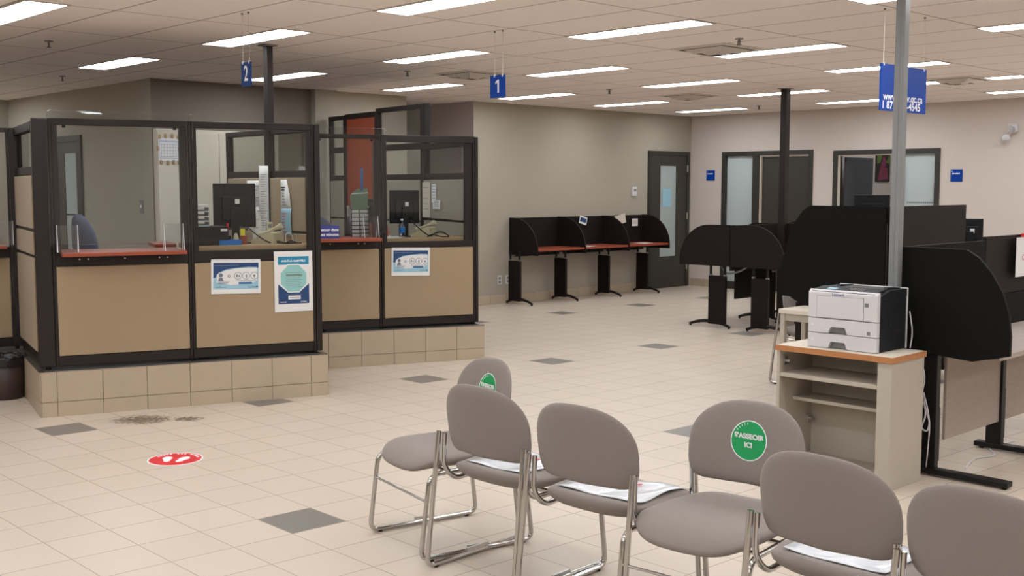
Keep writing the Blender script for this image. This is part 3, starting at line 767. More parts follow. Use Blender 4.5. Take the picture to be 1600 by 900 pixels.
# hanging paper strips
def sheet(name, lab, pts, m, lines=0, cat='paper', lm=None):
    """thin sheet whose surface is a strip of rows of points (world)"""
    mb = MB().quadstrip(pts); o = mb.build(name, m, None, solid=.001); return tag(o, lab, cat)
def pinned(name, lab, root, x, y, z0, z1, w, m, curl=0, lines=6, rz=None, lcol=None):
    t = thing(name, lab, 'paper', at(root, x, y, 0), root.rotation_euler[2] if rz is None else rz)
    rows = []
    for k in range(9):
        q = k / 8; zz = z0 + (z1 - z0) * q; c = curl * (q - .5) ** 2 * 4
        rows.append([(-w / 2, -c * .3, zz), (0, -c * .15, zz), (w / 2 - abs(curl) * q * q * .8, c, zz)])
    MB().quadstrip(rows).build('sheet', m, t, solid=.001)
    if lines:
        mb = MB()
        for k in range(lines):
            zz = z1 - (z1 - z0) * (.12 + .7 * k / lines); mb.box(-w * .36, w * .3 - (k % 3) * w * .12, -.0035, -.0025, zz, zz + .004)
        mb.build('printed_line', lcol or M['ink'], t)
    return t
pinned('price_strip', 'tall narrow white list rising above the monitor of the big counter', c1, 1.80, .62, 1.226, 1.862, .078, M['paper'], 0, 22)
pinned('paper_sheet', 'tilted white sheet leaning beside the phone of the big counter', c1, 1.715, .50, 1.226, 1.52, .085, M['paper'], .03, 3)
pinned('paper_sheet', 'white sheet half hidden behind the tall list in the big counter', c1, 1.76, .80, 1.3, 1.74, .12, M['paper'], .0, 10)
ang = math.atan2(5.20 - (o1 + d1 * 2.10 + n1 * .22).y, -9.35 - (o1 + d1 * 2.10 + n1 * .22).x)
ps = o1 + d1 * 2.10 + n1 * .22; pd = (Vector((-9.35, 5.20)) - ps).normalized()
def on_side(s, off=.042):
    p = ps + pd * s + Vector((pd.y, -pd.x)) * -off; return p
p = on_side(.34)
for lab, za, zb, m, w_ in (('white sheet with curled corner pinned to the side partition in the big counter', 1.50, 1.745, M['paper'], .17), ('pale blue leaflet pinned under the curled sheet in the big counter', 1.28, 1.505, M['paperblue'], .18)):
    t = thing('pinned_paper', lab, 'paper', (p.x, p.y, 0), ang + PI)
    rows = []
    for k in range(7):
        q = k / 6; cut = .06 * max(0, q - .5) * 2 if m is M['paper'] else 0
        rows.append([(-w_ / 2, 0, za + (zb - za) * q), (w_ / 2 - cut, -.012 * math.sin(q * 3) - .002, za + (zb - za) * q)])
    MB().quadstrip(rows).build('sheet', m, t, solid=.001)
    mb = MB()
    for k in range(7): mb.box(-w_ * .35, w_ * .1 + (k % 2) * .03, -.006, -.0055, za + .03 + k * .025, za + .036 + k * .025)
    mb.build('printed_line', M['ink'] if m is M['paper'] else M['red'], t)
    if m is M['paper']: MB().box(-w_ * .4, w_ * .05, -.007, -.0065, zb - .07, zb - .06).box(-w_ * .4, w_ * .1, -.007, -.0065, zb - .09, zb - .08).build('printed_heading', M['screen'], t)
# counter 2 papers on its side partition
pd2 = (q1 - e2).normalized(); a2 = math.atan2(pd2.y, pd2.x)
for lab, s_, w_, za, zb, m in (('tall pale grey list pinned inside the smaller counter', 1.22, .24, 1.36, 1.735, M['offwhite']),
                               ('narrow white and blue leaflet pinned inside the smaller counter', .98, .13, 1.52, 1.72, M['paper']),
                               ('small white card pinned at the lower right of the leaflet in the smaller counter', .88, .22, 1.455, 1.55, M['paper'])):
    p = e2 + pd2 * s_ - Vector((-pd2.y, pd2.x)) * -.046
    t = thing('pinned_paper', lab, 'paper', (p.x, p.y, 0), a2 + PI)
    off = -.008 if 'card' in lab else 0
    MB().box(-w_ / 2, w_ / 2, -.001 + off, .001 + off, za, zb).build('sheet', m, t)
    mb = MB()
    for k in range(5): mb.box(-w_ * .35, w_ * .3, -.002 + off, -.001 + off, zb - (zb - za) * (k + 1) / 6.5, zb - (zb - za) * (k + 1) / 6.5 + .005)
    mb.build('printed_line', M['inkblue'] if 'blue' in lab else M['ink'], t)
# smaller counter: card rack, folders, bottle, blue sign, yellow note
t = thing('card_rack', 'clear rack with rows of white cards on the shelf of the smaller counter', 'card rack', at(c2, .385, .26, 1.212), A2)
for k in range(7):
    for j in (-1, 1):
        MB().box(j * .045 - .038, j * .045 + .038, -.03 + k * .008, .02, .0 + k * .038, .026 + k * .038).build('card_stack', M['paper'], t, .001)
MB().box(-.088, .088, .03, .034, 0, .27).box(-.088, -.084, -.035, .03, 0, .27).box(.084, .088, -.035, .03, 0, .27).box(-.088, .088, -.04, .03, 0, .006).build('holder', M['acrylic'], t)
t = thing('file_sorter', 'upright file sorter with green folders behind the card rack', 'file sorter', at(c2, .43, .46, 1.205), A2)
MB().box(-.10, .09, -.06, .06, -.045, -.04 + .18).build('base_box', M['screen'], t, .004)
for k, (m_, h_) in enumerate(((M['folder'], .42), (M['paper'], .43), (M['folder'], .45), (M['paper'], .44), (M['folder'], .47))):
    MB().prism([(-.08 + k * .01, .14), (.07 + k * .006, .14), (.085 + k * .004, h_), (-.095 + k * .02, h_ - .01)], 'y', -.05 + k * .02, -.046 + k * .02).build('folder', m_, t)
MB().box(.03, .055, .02, .024, .40, .66).build('blue_tab_strip', M['inkblue'], t)
MB().box(-.10, -.095, -.06, .06, .14, .3).box(.09, .095, -.06, .06, .14, .3).build('sorter_end', M['acrylic'], t)
MB().box(-.1, .09, -.06, .06, -1.205 + PZ, -.045).build('pedestal', M['fabric2'], t)
t = thing('water_bottle', 'clear water bottle with blue label on the smaller counter worktop', 'bottle', at(c2, .80, .24, 1.195), A2)
MB().lathe((0, 0, 0), [(.026, 0), (.031, .01), (.031, .10), (.028, .12), (.012, .155), (.012, .17)], 16).build('body', M['bottle'], t)
MB().cyl((0, 0, .05), .0318, .05, 16).build('bottle_label', M['cyanblue'], t); MB().cyl((0, 0, .168), .014, .015, 12).build('cap', M['paper'], t)
t = thing('paper_pile', 'loose pile of white papers and pens beside the bottle', 'paper', at(c2, .72, .3, 1.195), A2)
MB().box(-.08, .1, -.08, .08, 0, .012).build('sheets', M['paper'], t)
MB().cyl((-.05, -.02, .012), .004, .1, 6).tube([(-.09, .0, .02), (-.03, -.03, .06)], .004, 6).build('pen', M['red'], t)
t = thing('yellow_note_stand', 'bright yellow tag behind the window post of the smaller counter', 'note', at(c2, .70, .8, 1.195), A2)
MB().prism([(-.03, .25), (.03, .2), (.03, .42), (-.03, .42)], 'y', 0, .003).build('tag', M['yellow'], t)
MB().box(-.03, .03, -.03, .03, 0, .25).build('stand', M['screen'], t)
t = thing('return_soon_sign', 'dark blue sign with white words on the shelf of the smaller counter', 'sign', at(c2, -.02, -.0, 1.212), A2)
MB().prism([(0, 0), (.03, 0), (.022, .118), (.016, .118)], 'x', -.14, .14).build('board', M['navy'] if False else mat('sign_navy', srgb(34, 44, 128), .4), t)
text('De retour dans', .038, M['pure'], t, (.132, .003, .078), (PI / 2 - .14, 0, 0), align='RIGHT', bold=.0008)
text('quelques minutes', .038, M['pure'], t, (.134, -.002, .035), (PI / 2 - .14, 0, 0), align='RIGHT', bold=.0008)
# office chairs
def office_chair(P, rz, lab):
    t = thing('office_chair', lab, 'chair', P, rz)
    rows = []
    n = 14
    mbk = MB()
    for face in (-1, 1):
        rows = []
        for k in range(n + 1):
            q = k / n; zz = .55 + .50 * q; hw = .23 * (1 - max(0, (q - .45) / .55) ** 2.6 * .9) * (.85 + .15 * min(1, q * 4)); y = -.22 - .05 * q * q
            th = .035 * math.sqrt(max(0, 1 - (2 * q - 1) ** 6))
            rows.append([(hw * math.sin(a * PI / 16), y + .05 * math.sin(a * PI / 16) ** 2 + face * th * math.sqrt(max(0, 1 - math.sin(a * PI / 16) ** 4)), zz) for a in range(-8, 9)])
        mbk.quadstrip(rows if face == 1 else [r[::-1] for r in rows])
    mbk.build('backrest', M['bluefab'], t)
    MB().lathe((0, 0, .42), [(.01, 0), (.2, 0), (.245, .02), (.25, .04), (.22, .065), (.01, .075)], 28).build('seat', M['bluefab'], t)
    MB().cyl((0, 0, .07), .028, .35, 12).box(-.03, .03, -.25, .0, .395, .415).box(-.03, .03, -.28, -.25, .395, .75).build('column', M['bmetal'], t)
    for k in range(5):
        a = 2 * PI * k / 5; c, s_ = math.cos(a), math.sin(a)
        l = MB().tube([(0, 0, .1), (.15 * c, .15 * s_, .09), (.28 * c, .28 * s_, .06)], .016, 6).build('leg', M['bmetal'], t)
        MB().cyl((.28 * c, .28 * s_ - .012, .026), .026, .024, 12, axis='y').build('caster', M['bmetal'], l)
    return t
oc1 = office_chair(at(c1, .66, 1.75, PZ), A1 - PI / 2 + .3, 'blue grey office chair inside the big counter at left')
oc1.scale = (1.06, 1.06, 1.06)
office_chair(at(c2, .12, 1.25, PZ), A2 + .3, 'blue grey office chair inside the smaller counter')
# tall cupboard against the wall with calendar
t = thing('storage_cupboard', 'tall cream storage cupboard with two doors against the left wall', 'cupboard', (-11.858, 5.76, PZ - .001))
MB().box(0, .08, 0, 1.55, 0, 2.0).build('carcass', M['offwhite'], t, .004)
MB().box(.08, .098, .005, .755, .05, 1.965).build('door', M['offwhite'], t, .003); MB().box(.08, .098, .761, 1.545, .05, 1.965).build('door', M['offwhite'], t, .003)
MB().box(.098, .113, .71, .72, .9, 1.05).build('handle', M['hinge'], t)
t = thing('calendar', 'white wall calendar framed with gold paper clips on the cream cupboard', 'calendar', (-11.756, 5.885, 2.11), PI / 2)
MB().box(-.115, .125, -.003, 0, -.135, .12).build('sheet', M['paper'], t)
MB().box(-.105, .115, -.0036, -.003, -.11, .09).build('printed_ground', mat('paper_lavender', srgb(176, 180, 204), .7), t)
MB().box(-.10, .11, -.005, -.003, -.1, .075).build('printed_grid', M['paper'], t)
mb = MB()
for k in range(5): mb.box(-.09, .1, -.006, -.005, -.085 + k * .033, -.082 + k * .033)
for k in range(6): mb.box(-.085 + k * .035, -.083 + k * .035, -.006, -.005, -.09, .055)
mb.build('printed_line', M['ink'], t)
for x, zz, v in [(-.1, .13, 1), (-.03, .14, 1), (.05, .14, 1), (.12, .13, 1), (-.09, -.15, 1), (-.01, -.155, 1), (.06, -.15, 1), (.12, -.15, 1), (-.125, 0, 0), (.13, -.0, 0)]:
    MB().tube([(x - .012, -.006, zz - .02), (x - .012, -.006, zz + .016), (x - .006, -.006, zz + .024), (x + .006, -.006, zz + .024), (x + .012, -.006, zz + .016), (x + .012, -.006, zz - .016), (x + .004, -.006, zz - .024), (x - .004, -.006, zz - .02), (x - .004, -.006, zz + .01)], .0035, 5).build('clip', M['gold'], t)
# staff door on the left wall, light switch
d = strc('door_4')
yy = 5.745
MB().box(-14.6, -14.52, yy - .03, yy, 0, 2.33).box(-13.82, -13.74, yy - .03, yy, 0, 2.33).box(-14.52, -13.82, yy - .03, yy, 2.25, 2.33).build('door_frame', M['doorframe'], d, .003)
MB().box(-14.52, -14.26, yy - .02, yy, 0, 2.25).box(-13.9, -13.82, yy - .02, yy, 0, 2.25).box(-14.26, -13.9, yy - .02, yy, 2.11, 2.25).box(-14.26, -13.9, yy - .02, yy, 0, .9).build('door_leaf', M['door'], d, .002)
MB().box(-14.26, -13.9, yy - .012, yy - .004, .9, 2.11).build('glass', M['frost'], d)
MB().box(-14.26, -13.9, yy - .016, yy - .01, 1.33, 1.35).build('glass_bar', M['doorframe'], d)
t = thing('light_switch', 'brushed metal light switch plate on the wall behind the big counter', 'light switch', (-12.148, 5.744, 1.463))
MB().box(-.045, .045, -.008, 0, -.075, .075).build('plate', M['grey'], t, .003); MB().box(-.008, .008, -.02, -.008, -.015, .02).build('toggle', M['paper'], t, .002)

# ------------------------------------------------------------------ small fittings on the walls
t = thing('thermostat', 'small white thermostat on the wall left of the corner door', 'thermostat', (WX, 13.995, 1.62), PI / 2)
MB().box(-.055, .055, -.028, 0, -.075, .075).build('cover', M['white'], t, .006); MB().box(-.02, .035, -.03, -.028, .0, .04).build('dial', M['grey'], t)
for y, lab in ((11.02, 'white wall socket nearer the service counter, under the study carrels'), (11.18, 'white wall socket beside the first carrel leg')):
    t = thing('wall_socket', lab, 'socket', (WX, y - .0, .345), PI / 2)
    MB().box(-.04, .04, -.008, 0, -.065, .065).build('plate', M['white'], t, .003)
    MB().box(-.018, .018, -.011, -.008, .01, .045).box(-.018, .018, -.011, -.008, -.045, -.01).build('outlet', M['grey'], t)
for x, z_, lab in ((-11.44, 1.885, 'small blue square room sign left of the glazed doors'), (-7.19, 1.85, 'small blue square room sign right of the glazed doors')):
    t = thing('room_sign', lab, 'sign', (x, WY, z_))
    MB().box(-.085, .085, -.012, 0, -.085, .085).build('plate', M['sblue'], t, .002)
    mb = MB()
    for k in range(6): mb.box(-.06 + k * .019, -.047 + k * .019, -.0135, -.012, .018 + (k % 2) * .003, .036)
    mb.box(-.07, -.058, -.0135, -.012, .055, .067)
    mb.build('lettering', M['pure'], t)
t = thing('emergency_light', 'white twin head emergency light high on the pale wall at right', 'emergency light', (-6.42, WY, 2.44))
MB().box(-.06, .06, -.05, 0, -.02, .1).build('case', M['white'], t, .01)
for k, (x, z_) in enumerate(((.05, .02), (-.05, -.09))):
    h = MB().lathe((x, -.11, z_ - .03), [(.02, 0), (.05, .012), (.052, .04), (.03, .075), (.01, .08)], 20).build('lamp_head', M['white'], t)
    MB().cyl((x, -.165, z_), .035, .006, 20, axis='y').build('lens', M['chrome'], h)
MB().tube([(-.0, -.04, 0), (-.03, -.08, -.05)], .008, 6).tube([(.02, -.04, .03), (.05, -.08, .02)], .008, 6).build('swivel', M['white'], t)

# ------------------------------------------------------------------ hanging signs
def hang(name, lab, loc, rz, w, h, th, m, wires, zt, body):
    t = thing(name, lab, 'hanging sign', loc, rz)
    MB().box(-w / 2, w / 2, -th / 2, th / 2, -h / 2, h / 2).build('board', m, t, .001)
    for x in wires:
        MB().tube([(x, 0, h / 2 - .01), (x, 0, zt - loc[2])], .0018 if th < .012 else .004, 6).build('hanging_wire', M['cord'], t)
        MB().cyl((x, 0, zt - loc[2] - .012), .008, .012, 10).build('ceiling_clip', M['grey'], t)
        MB().box(x - .005, x + .005, -th / 2 - .002, th / 2 + .002, h / 2 - .014, h / 2 + .006).build('wire_clip', M['pure'], t)
    body(t, th); return t
hang('number_sign', 'small bright blue hanging sign with number one, above the carrel wall', (-6.455, 5.985, 2.462), 0, .168, .172, .008, M['sblue'], (-.035, .055), HC,
     lambda t, th: MB().prism([(.0, -.05), (.016, -.05), (.016, .052), (.004, .052), (-.024, .034), (-.024, .018), (.0, .032)], 'y', -th / 2 - .001, -th / 2).build('digit', M['pure'], t))
hang('number_sign', 'duller blue hanging sign with number two, beside the left brown pole', (-6.995, 4.10, 2.465), 0, .132, .168, .008, mat('sign_blue_dull', srgb(26, 56, 112), .5, spec=.15), (-.042, .042), HC,
     lambda t, th: text('2', .15, M['pure'], t, (0, -th / 2 - .0005, .0), sx=.72, bold=.001))
def big(t, th):
    text('www.gouv.qc.ca', .074, M['pure'], t, (-.008, -th / 2 - .0005, -.062), fitw=.565, bold=.0012)
    text('1 877 644-4545', .074, M['pure'], t, (-.032, -th / 2 - .0005, -.120), fitw=.535, bold=.0012)
hang('information_sign', 'large blue hanging sign with a web address and phone number behind the grey pole', (-3.85, 7.43, 2.362), PI / 2, .655, .315, .01, M['sblue'], (-.29, .285), HC, big)

# ------------------------------------------------------------------ study carrels on the left wall
def quarter(x0, x1, z0, z1, flat, n=14):
    """quarter round divider profile, x0 = spine side (full height), x1 = front; flat = straight run at top"""
    s = 1 if x1 > x0 else -1; pts = [(x0, z0), (x0, z1)]
    xs = x0 + s * flat; R = abs(x1 - xs)
    for k in range(n + 1):
        a = PI / 2 * k / n; pts.append((xs + s * R * math.sin(a), z0 + .05 + (z1 - z0 - .05) * math.cos(a)))
    pts.append((x1, z0)); return pts
def tleg(root, x, y, xc0, xc1, xf0, xf1, ztop, m=None):
    """T leg in the plane of a divider: column x range and foot x range"""
    m = m or M['dark']
    l = MB().box(xc0, xc1, y - .022, y + .022, .045, ztop - .14).build('leg', m, root, .006)
    for xx in (xc0 + .02, xc1 - .02):
        MB().cyl((xx, y, ztop - .16), .016, .16, 12).build('leg_tube', M['bmetal'], l); MB().cyl((xx, y, ztop - .15), .022, .025, 12).build('leg_collar', M['grey'], l)
    pts = []; n = 12; fm = (xf0 + xf1) / 2; fh = (xf1 - xf0) / 2
    for k in range(n + 1):
        q = -1 + 2 * k / n; pts.append((fm + q * fh, y, .022 + .055 * (1 - q * q)))
    MB().tube(pts, [.016 + .008 * (1 - abs(-1 + 2 * k / n)) for k in range(n + 1)], 8).build('foot', M['bmetal'], l)
    for q in (xf0 + .01, xf1 - .01): MB().cyl((q, y, 0), .014, .02, 10).build('glide', M['bmetal'], l)
    return l
YD = [11.215, 12.215, 13.21, 14.19]
LY = [11.14, 12.09, 13.06, 13.99]
labs = ['dark study carrel with cherry desktop on the left wall, nearest the service counter', 'middle dark study carrel with cherry desktop on the left wall', 'dark study carrel with cherry desktop beside the corner door']
for k in range(3):
    y0, y1 = YD[k], YD[k + 1]
    t = thing('study_carrel', labs[k], 'desk', (WX, y0, 0), 0)
    L = y1 - y0
    MB().box(.014, .034, .012, L - .012, .72, 1.24).build('back_panel', M['dark'], t, .003)
    MB().box(.036, .585, .012, L - .012, .77, .80).build('desktop', M['cherry'], t, .003)
    MB().box(.08, .10, .05, L - .05, .68, .77).build('modesty_rail', M['bmetal'], t)
    MB().prism(quarter(.014, .60, .712, 1.245, .10), 'y', -.010, .010).build('divider', M['dark'], t)
    tleg(t, 0, LY[k] - y0, .09, .32, .03, .56, .77)
    if k == 2:
        MB().prism(quarter(.014, .60, .712, 1.245, .10), 'y', L - .010, L + .010).build('divider', M['dark'], t)
        tleg(t, 0, LY[3] - y0, .09, .32, .03, .56, .77)
def leaflet(lab, x, y, z, w_, h_, rz, tilt, m, band=None):
    t = thing('leaflet', lab, 'paper', (x, y, z), rz); t.rotation_euler = (tilt[0], tilt[1], rz)
    MB().box(-w_ / 2, w_ / 2, -.001, .001, 0, h_).build('sheet', m, t)
    if band: MB().box(-w_ * .4, w_ * .4, -.002, -.001, h_ * .25, h_ * .8).build('printed_band', band, t)
    return t
leaflet('blue and white leaflet standing inside the middle study carrel', WX + .06, 12.72, 1.12, .17, .12, PI / 2, (0, .25, 0), M['paper'], M['navy'])
leaflet('cream torn sheet hanging over the carrel beside the last divider', WX + .06, 13.62, 1.10, .26, .15, PI / 2, (0, -.2, 0), M['offwhite'])
leaflet('small white card pinned inside the carrel nearest the corner door', WX + .05, 13.98, 1.06, .14, .12, PI / 2, (0, 0, 0), M['paper'], M['offwhite'])
o = tag(MB().box(-.1, .1, -.12, .12, 0, .004).build('paper_sheet', M['paper'], None), 'white sheet lying on the desktop of the middle study carrel', 'paper', loc=(WX + .42, 12.42, .801), rz=.3)
o = tag(MB().box(-.1, .1, -.12, .12, 0, .004).build('paper_sheet', M['paper'], None), 'pale sheet lying on the desktop of the carrel nearest the door', 'paper', loc=(WX + .42, 13.75, .801), rz=.1)

# double study carrels standing mid room
def double_carrel(lab, y0, L, end):
    t = thing('double_study_carrel', lab, 'desk', (-7.78, y0, 0))
    MB().box(-.012, .012, .0, L, .70, 1.235).build('spine_panel', M['dark'], t, .002)
    MB().box(-.012, .012, .1, L - .06, .36, .70).build('modesty_panel', M['black'], t, .002)
    for s in (-1, 1):
        MB().box(min(s * .012, s * .70), max(s * .012, s * .70), .014, L - .012, .77, .80).build('desktop', M['cherry'], t, .003)
        MB().prism(quarter(s * .0125, s * .745, .748, 1.24, .30), 'y', -.010, .010).build('divider', M['dark'], t)
        if end: MB().prism(quarter(s * .0125, s * .745, .748, 1.24, .30), 'y', L - .0, L + .020).build('divider', M['dark'], t)
        a, b = (-.335, -.09) if s < 0 else (.275, .505)
        f0, f1 = (-.62, -.03) if s < 0 else (.21, .80)
        tleg(t, 0, .05, a, b, f0, f1, .77)
        if end: tleg(t, 0, L - .05, a, b, f0, f1, .77)
    return t
double_carrel('near pair of back to back dark study desks with rounded dividers', 10.95, .92, False)
double_carrel('far pair of back to back dark study desks behind the near pair', 11.98, .90, True)
cable2 = MB().tube(fillet([(-7.95, 11.02, .74), (-7.9, 11.02, .66), (-7.8, 11.02, .665), (-7.68, 11.02, .70), (-7.58, 11.02, .76)], .05, 5), .012, 8).build('cable', M['grey'], None)
tag(cable2, 'grey cable looped under the near pair of study desks', 'cable')
o = MB().lathe((-7.78, 12.45, 1.2355), [(.05, 0), (.055, .03), (.03, .065), (.005, .07)], 16).build('small_white_object', M['white'], None)  # small white object of unknown kind
tag(o, 'small white rounded object on the top edge of the far study desks', 'small object')

# ------------------------------------------------------------------ computer stations at right
def scurve(pts): return pts
t = thing('computer_station', 'dark computer desk with tall curved side panel, back to back with the near station', 'desk', (-4.25, 8.0, 0))
PR = [(0, .70), (0, 1.535), (-.66, 1.535), (-.73, 1.49), (-.80, 1.395), (-.86, 1.25), (-.905, 1.10), (-.94, .95), (-.955, .80), (-.955, .792), (-.83, .786), (-.70, .715), (-.62, .69)]
MB().prism(PR, 'y', -.012, .012).build('side_panel', M['black'], t, .002)
MB().box(.0, .025, .013, 1.31, .72, 1.535).build('spine_panel', M['dark'], t, .002)
MB().box(-.80, -.002, .02, 1.9, .74, .77).build('desktop', M['greywood'], t, .003)
tleg(t, 0, .1, -.52, -.30, -.78, -.05, .74, M['bmetal']); tleg(t, 0, 1.7, -.52, -.30, -.78, -.05, .74, M['bmetal'])
MB().box(-.03, -.005, .10, 1.7, .25, .72).build('modesty_panel', M['black'], t)
MB().box(-.80, -.04, .03, .05, .12, .738).build('pedestal_panel', M['dark'], t, .002)
MB().box(.0, .025, 1.31, 2.2, .72, 1.19).build('spine_panel', M['dark'], t, .002)
monitor(None, -4.70, 8.6, .77, .29, .24, 'dark monitor rising above the far computer station panel', .72, False, .73)
monitor(None, -4.33, 9.62, .77, .22, .22, 'small dark monitor to the right of the far computer station panel', .5, True, .53)

t = thing('computer_station', 'near computer desk with black curved side panel and grey wood top beside the printer', 'desk', (-3.2, 6.2, 0))
PR = [(-.0, .728), (.0, 1.335), (.402, 1.331), (.47, 1.29), (.54, 1.215), (.612, 1.10), (.650, .985), (.664, .86), (.664, .752), (.60, .735), (.455, .700), (.20, .72)]
MB().prism(PR, 'y', -.012, .012).build('side_panel', M['black'], t, .002)
MB().box(-.025, .0, .0, 1.16, .72, 1.33).build('spine_panel', M['black'], t, .002)
MB().box(-.025, .0, 1.165, 2.6, .965, 1.355).build('spine_panel', M['dark'], t, .002)
MB().box(-.025, -.003, 1.165, 2.6, .72, .96).build('spine_panel', M['black'], t)
MB().box(.002, .60, .014, 2.6, .715, .745).build('desktop', M['greywood'], t, .003)
MB().box(.215, .233, .16, 2.4, .19, .70).build('modesty_panel', M['greywood'], t, .002)
for yy in (.02, .93, 2.0):
    l = MB().box(.150, .250, yy - .02, yy + .03, .04, .715).build('leg', M['bmetal'], t, .004)
    MB().box(.155 - .02, .245, yy + .03, yy + .05, .08, .4).build('leg_cover', M['bmetal'], l, .003)
    MB().box(.08 - .0, .68, yy - .03, yy + .04, .012, .045).build('foot', M['bmetal'], l, .006)
    for xx in (.12, .65): MB().cyl((xx, yy, 0), .015, .014, 10).build('glide', M['bmetal'], l)
t = thing('notice', 'white paper with red printing clipped to the brown screen at the right edge', 'notice', (-3.165, 7.96, 0), PI / 2)
MB().box(-.22, .2, -.012, -.008, 1.07, 1.34).build('sheet', M['paper'], t)
text('OCCUPÉ', .055, mat('faded_red', srgb(196, 110, 112), .7), t, (-.02, -.0125, 1.20))
MB().box(-.08, .06, -.024, .02, 1.315, 1.365).build('red_clip', M['red'], t, .003)
def wire(lab, pts, r, m): return tag(MB().tube(fillet(pts, .1, 5), r, 6).build('cable', m, None), lab, 'cable')
wire('white cable hanging in loops behind the shelf cabinet', [(-3.02, 6.14, .68), (-2.99, 6.14, .58), (-3.02, 6.15, .48), (-2.97, 6.13, .38), (-3.0, 6.12, .29), (-2.965, 6.13, .27), (-2.95, 6.13, .33), (-3.0, 6.14, .45), (-3.03, 6.15, .6)], .005, M['white'])
wire('thin white cable trailing down to the floor behind the shelf cabinet', [(-3.0, 6.14, .5), (-2.95, 6.13, .35), (-2.96, 6.14, .2), (-3.0, 6.2, .03), (-3.05, 6.3, .006)], .004, M['white'])
wire('grey cable lying on the floor under the near computer desk', [(-2.9, 6.5, .005), (-2.98, 6.8, .005), (-2.9, 6.95, .005), (-3.05, 7.15, .005), (-3.0, 7.45, .005)], .005, M['white'])
wire('thin white lead rising behind the printer', [(-3.06, 6.08, .757), (-3.05, 6.085, .85), (-3.07, 6.08, .97)], .004, M['white'])

# ------------------------------------------------------------------ shelf cabinet with printer
t = thing('shelf_cabinet', 'open cream shelf cabinet with wood edged top carrying the printer', 'cabinet', (-3.69, 5.68, 0))
Wc, Dc, Hc = .73, .375, .72
MB().box(0, .02, 0, Dc, 0, Hc).build('side_panel', M['cabinet'], t, .001)
MB().box(Wc - .085, Wc, 0, Dc, 0.02, Hc).box(Wc - .083, Wc - .002, .01, Dc - .002, 0, .02).build('side_panel', M['cabinet'], t, .001)
MB().box(.02, Wc - .085, Dc - .015, Dc, .0, Hc).build('back_panel', M['cabinet'], t)
MB().box(.02, Wc - .085, .0, Dc - .015, .03, .055).build('bottom_shelf', M['cabinet'], t, .001)
MB().box(.02, Wc - .085, .005, Dc - .015, .565, .588).build('shelf', M['cabinet'], t, .001)
MB().box(.02, Wc - .085, .15, Dc - .015, .405, .425).build('shelf', M['cabinet'], t, .001)
tp_ = MB().box(-.005, Wc + .005, -.008, Dc + .008, Hc + .003, Hc + .033).build('top', M['offwhite'], t, .001)
MB().box(-.008, Wc + .008, -.012, -.008, Hc, Hc + .033).box(Wc + .005, Wc + .009, -.008, Dc + .008, Hc, Hc + .033).box(-.009, -.005, -.008, Dc + .008, Hc, Hc + .033).build('wood_edging', M['plyedge'], t)
for x, y, z_ in ((.02, .03, .63), (.02, .30, .245), (.02, .03, .12)):
    h = MB().box(x, x + .012, y, y + .045, z_, z_ + .05).build('hinge_plate', M['hinge'], t, .002); MB().cyl((x + .012, y + .02, z_ + .025), .01, .03, 10, axis='x').build('hinge_arm', M['hinge'], h)

p = thing('laser_printer', 'white and charcoal laser printer on top of the cream shelf cabinet', 'printer', (-3.525, 5.745, Hc + .034))
Wp, Dp = .435, .335
MB().box(.006, Wp, .03, Dp, 0, .30).prism([(.03, .30), (Dp, .30), (Dp, .345), (.14, .345), (.03, .315)], 'x', .006, Wp).build('body', M['pdark'], p, .006)
MB().box(Wp - .002, Wp + .0015, .12, Dp - .015, .19, .31).build('side_cover', M['pdark'], p, .01)
MB().box(Wp, Wp + .0015, .18, .28, .10, .115).box(Wp, Wp + .0015, .14, .16, .14, .17).build('side_vent', M['frame_dark'], p)
MB().box(-.002, .006, .012, Dp, 0, .33).build('left_cover', M['white'], p, .002)
MB().box(.004, Wp + .004, Dp, Dp + .012, 0, .35).build('rear_cover', M['white'], p, .003)
MB().prism([(0, .173), (.03, .173), (.03, .335), (.022, .34), (0, .322)], 'x', 0, Wp).build('front_cover', M['white'], p, .004)
MB().box(.055, Wp - .085, -.003, 0, .178, .302).build('front_door', M['white'], p, .002)
MB().box(.053, Wp - .083, -.001, .0, .176, .304).build('door_gap', M['grey'], p)
MB().box(Wp - .078, Wp - .055, -.004, 0, .255, .278).build('latch', M['grey'], p, .003)
for k, z_ in enumerate((.002, .088)):
    tr = MB()
    h0, h1, hz = Wp * .30, Wp * .58, .038
    tr.box(0, h0, 0, .03, z_, z_ + .082).box(h1, Wp, 0, .03, z_, z_ + .082).box(h0, h1, 0, .03, z_ + hz, z_ + .082)
    tr.prism([(h0, z_ + hz), (h0, z_), (h0 + .016, z_ + hz)], 'y', 0, .03).prism([(h1, z_ + hz), (h1 - .016, z_ + hz), (h1, z_)], 'y', 0, .03)
    tr = tr.build('paper_drawer', M['white'], p)
    MB().box(h0, h1, .022, .031, z_, z_ + hz).build('handle_recess', M['grey'], tr)
    MB().prism(circ(.03, z_ + .045, .005, 12), 'y', -.001, 0).build('level_mark', M['pure'], tr)
    if k: MB().box(Wp - .06, Wp - .04, -.001, 0, z_ + .01, z_ + .03).build('drawer_symbol', M['grey'], tr)
MB().prism([(.004, .327), (.03, .34), (.13, .352), (.13, .345), (.03, .31)], 'x', .02, Wp - .02).build('control_panel', M['pdark'], p, .002)
m = Matrix.Translation((0, .03, .341)) @ Matrix.Rotation(math.radians(7), 4, 'X')
MB().box(.10, .16, .0, .03, .0, .004, m).build('display', M['paperblue'], p)
mb = MB()
for i in range(3):
    for j in range(5): mb.box(.225 + j * .022, .235 + j * .022, .005 + i * .02, .013 + i * .02, .0, .004, m)
mb.build('keypad', M['grey'], p)
MB().box(.10, Wp - .05, .17, .30, .344, .348).build('output_tray', M['frame_dark'], p)
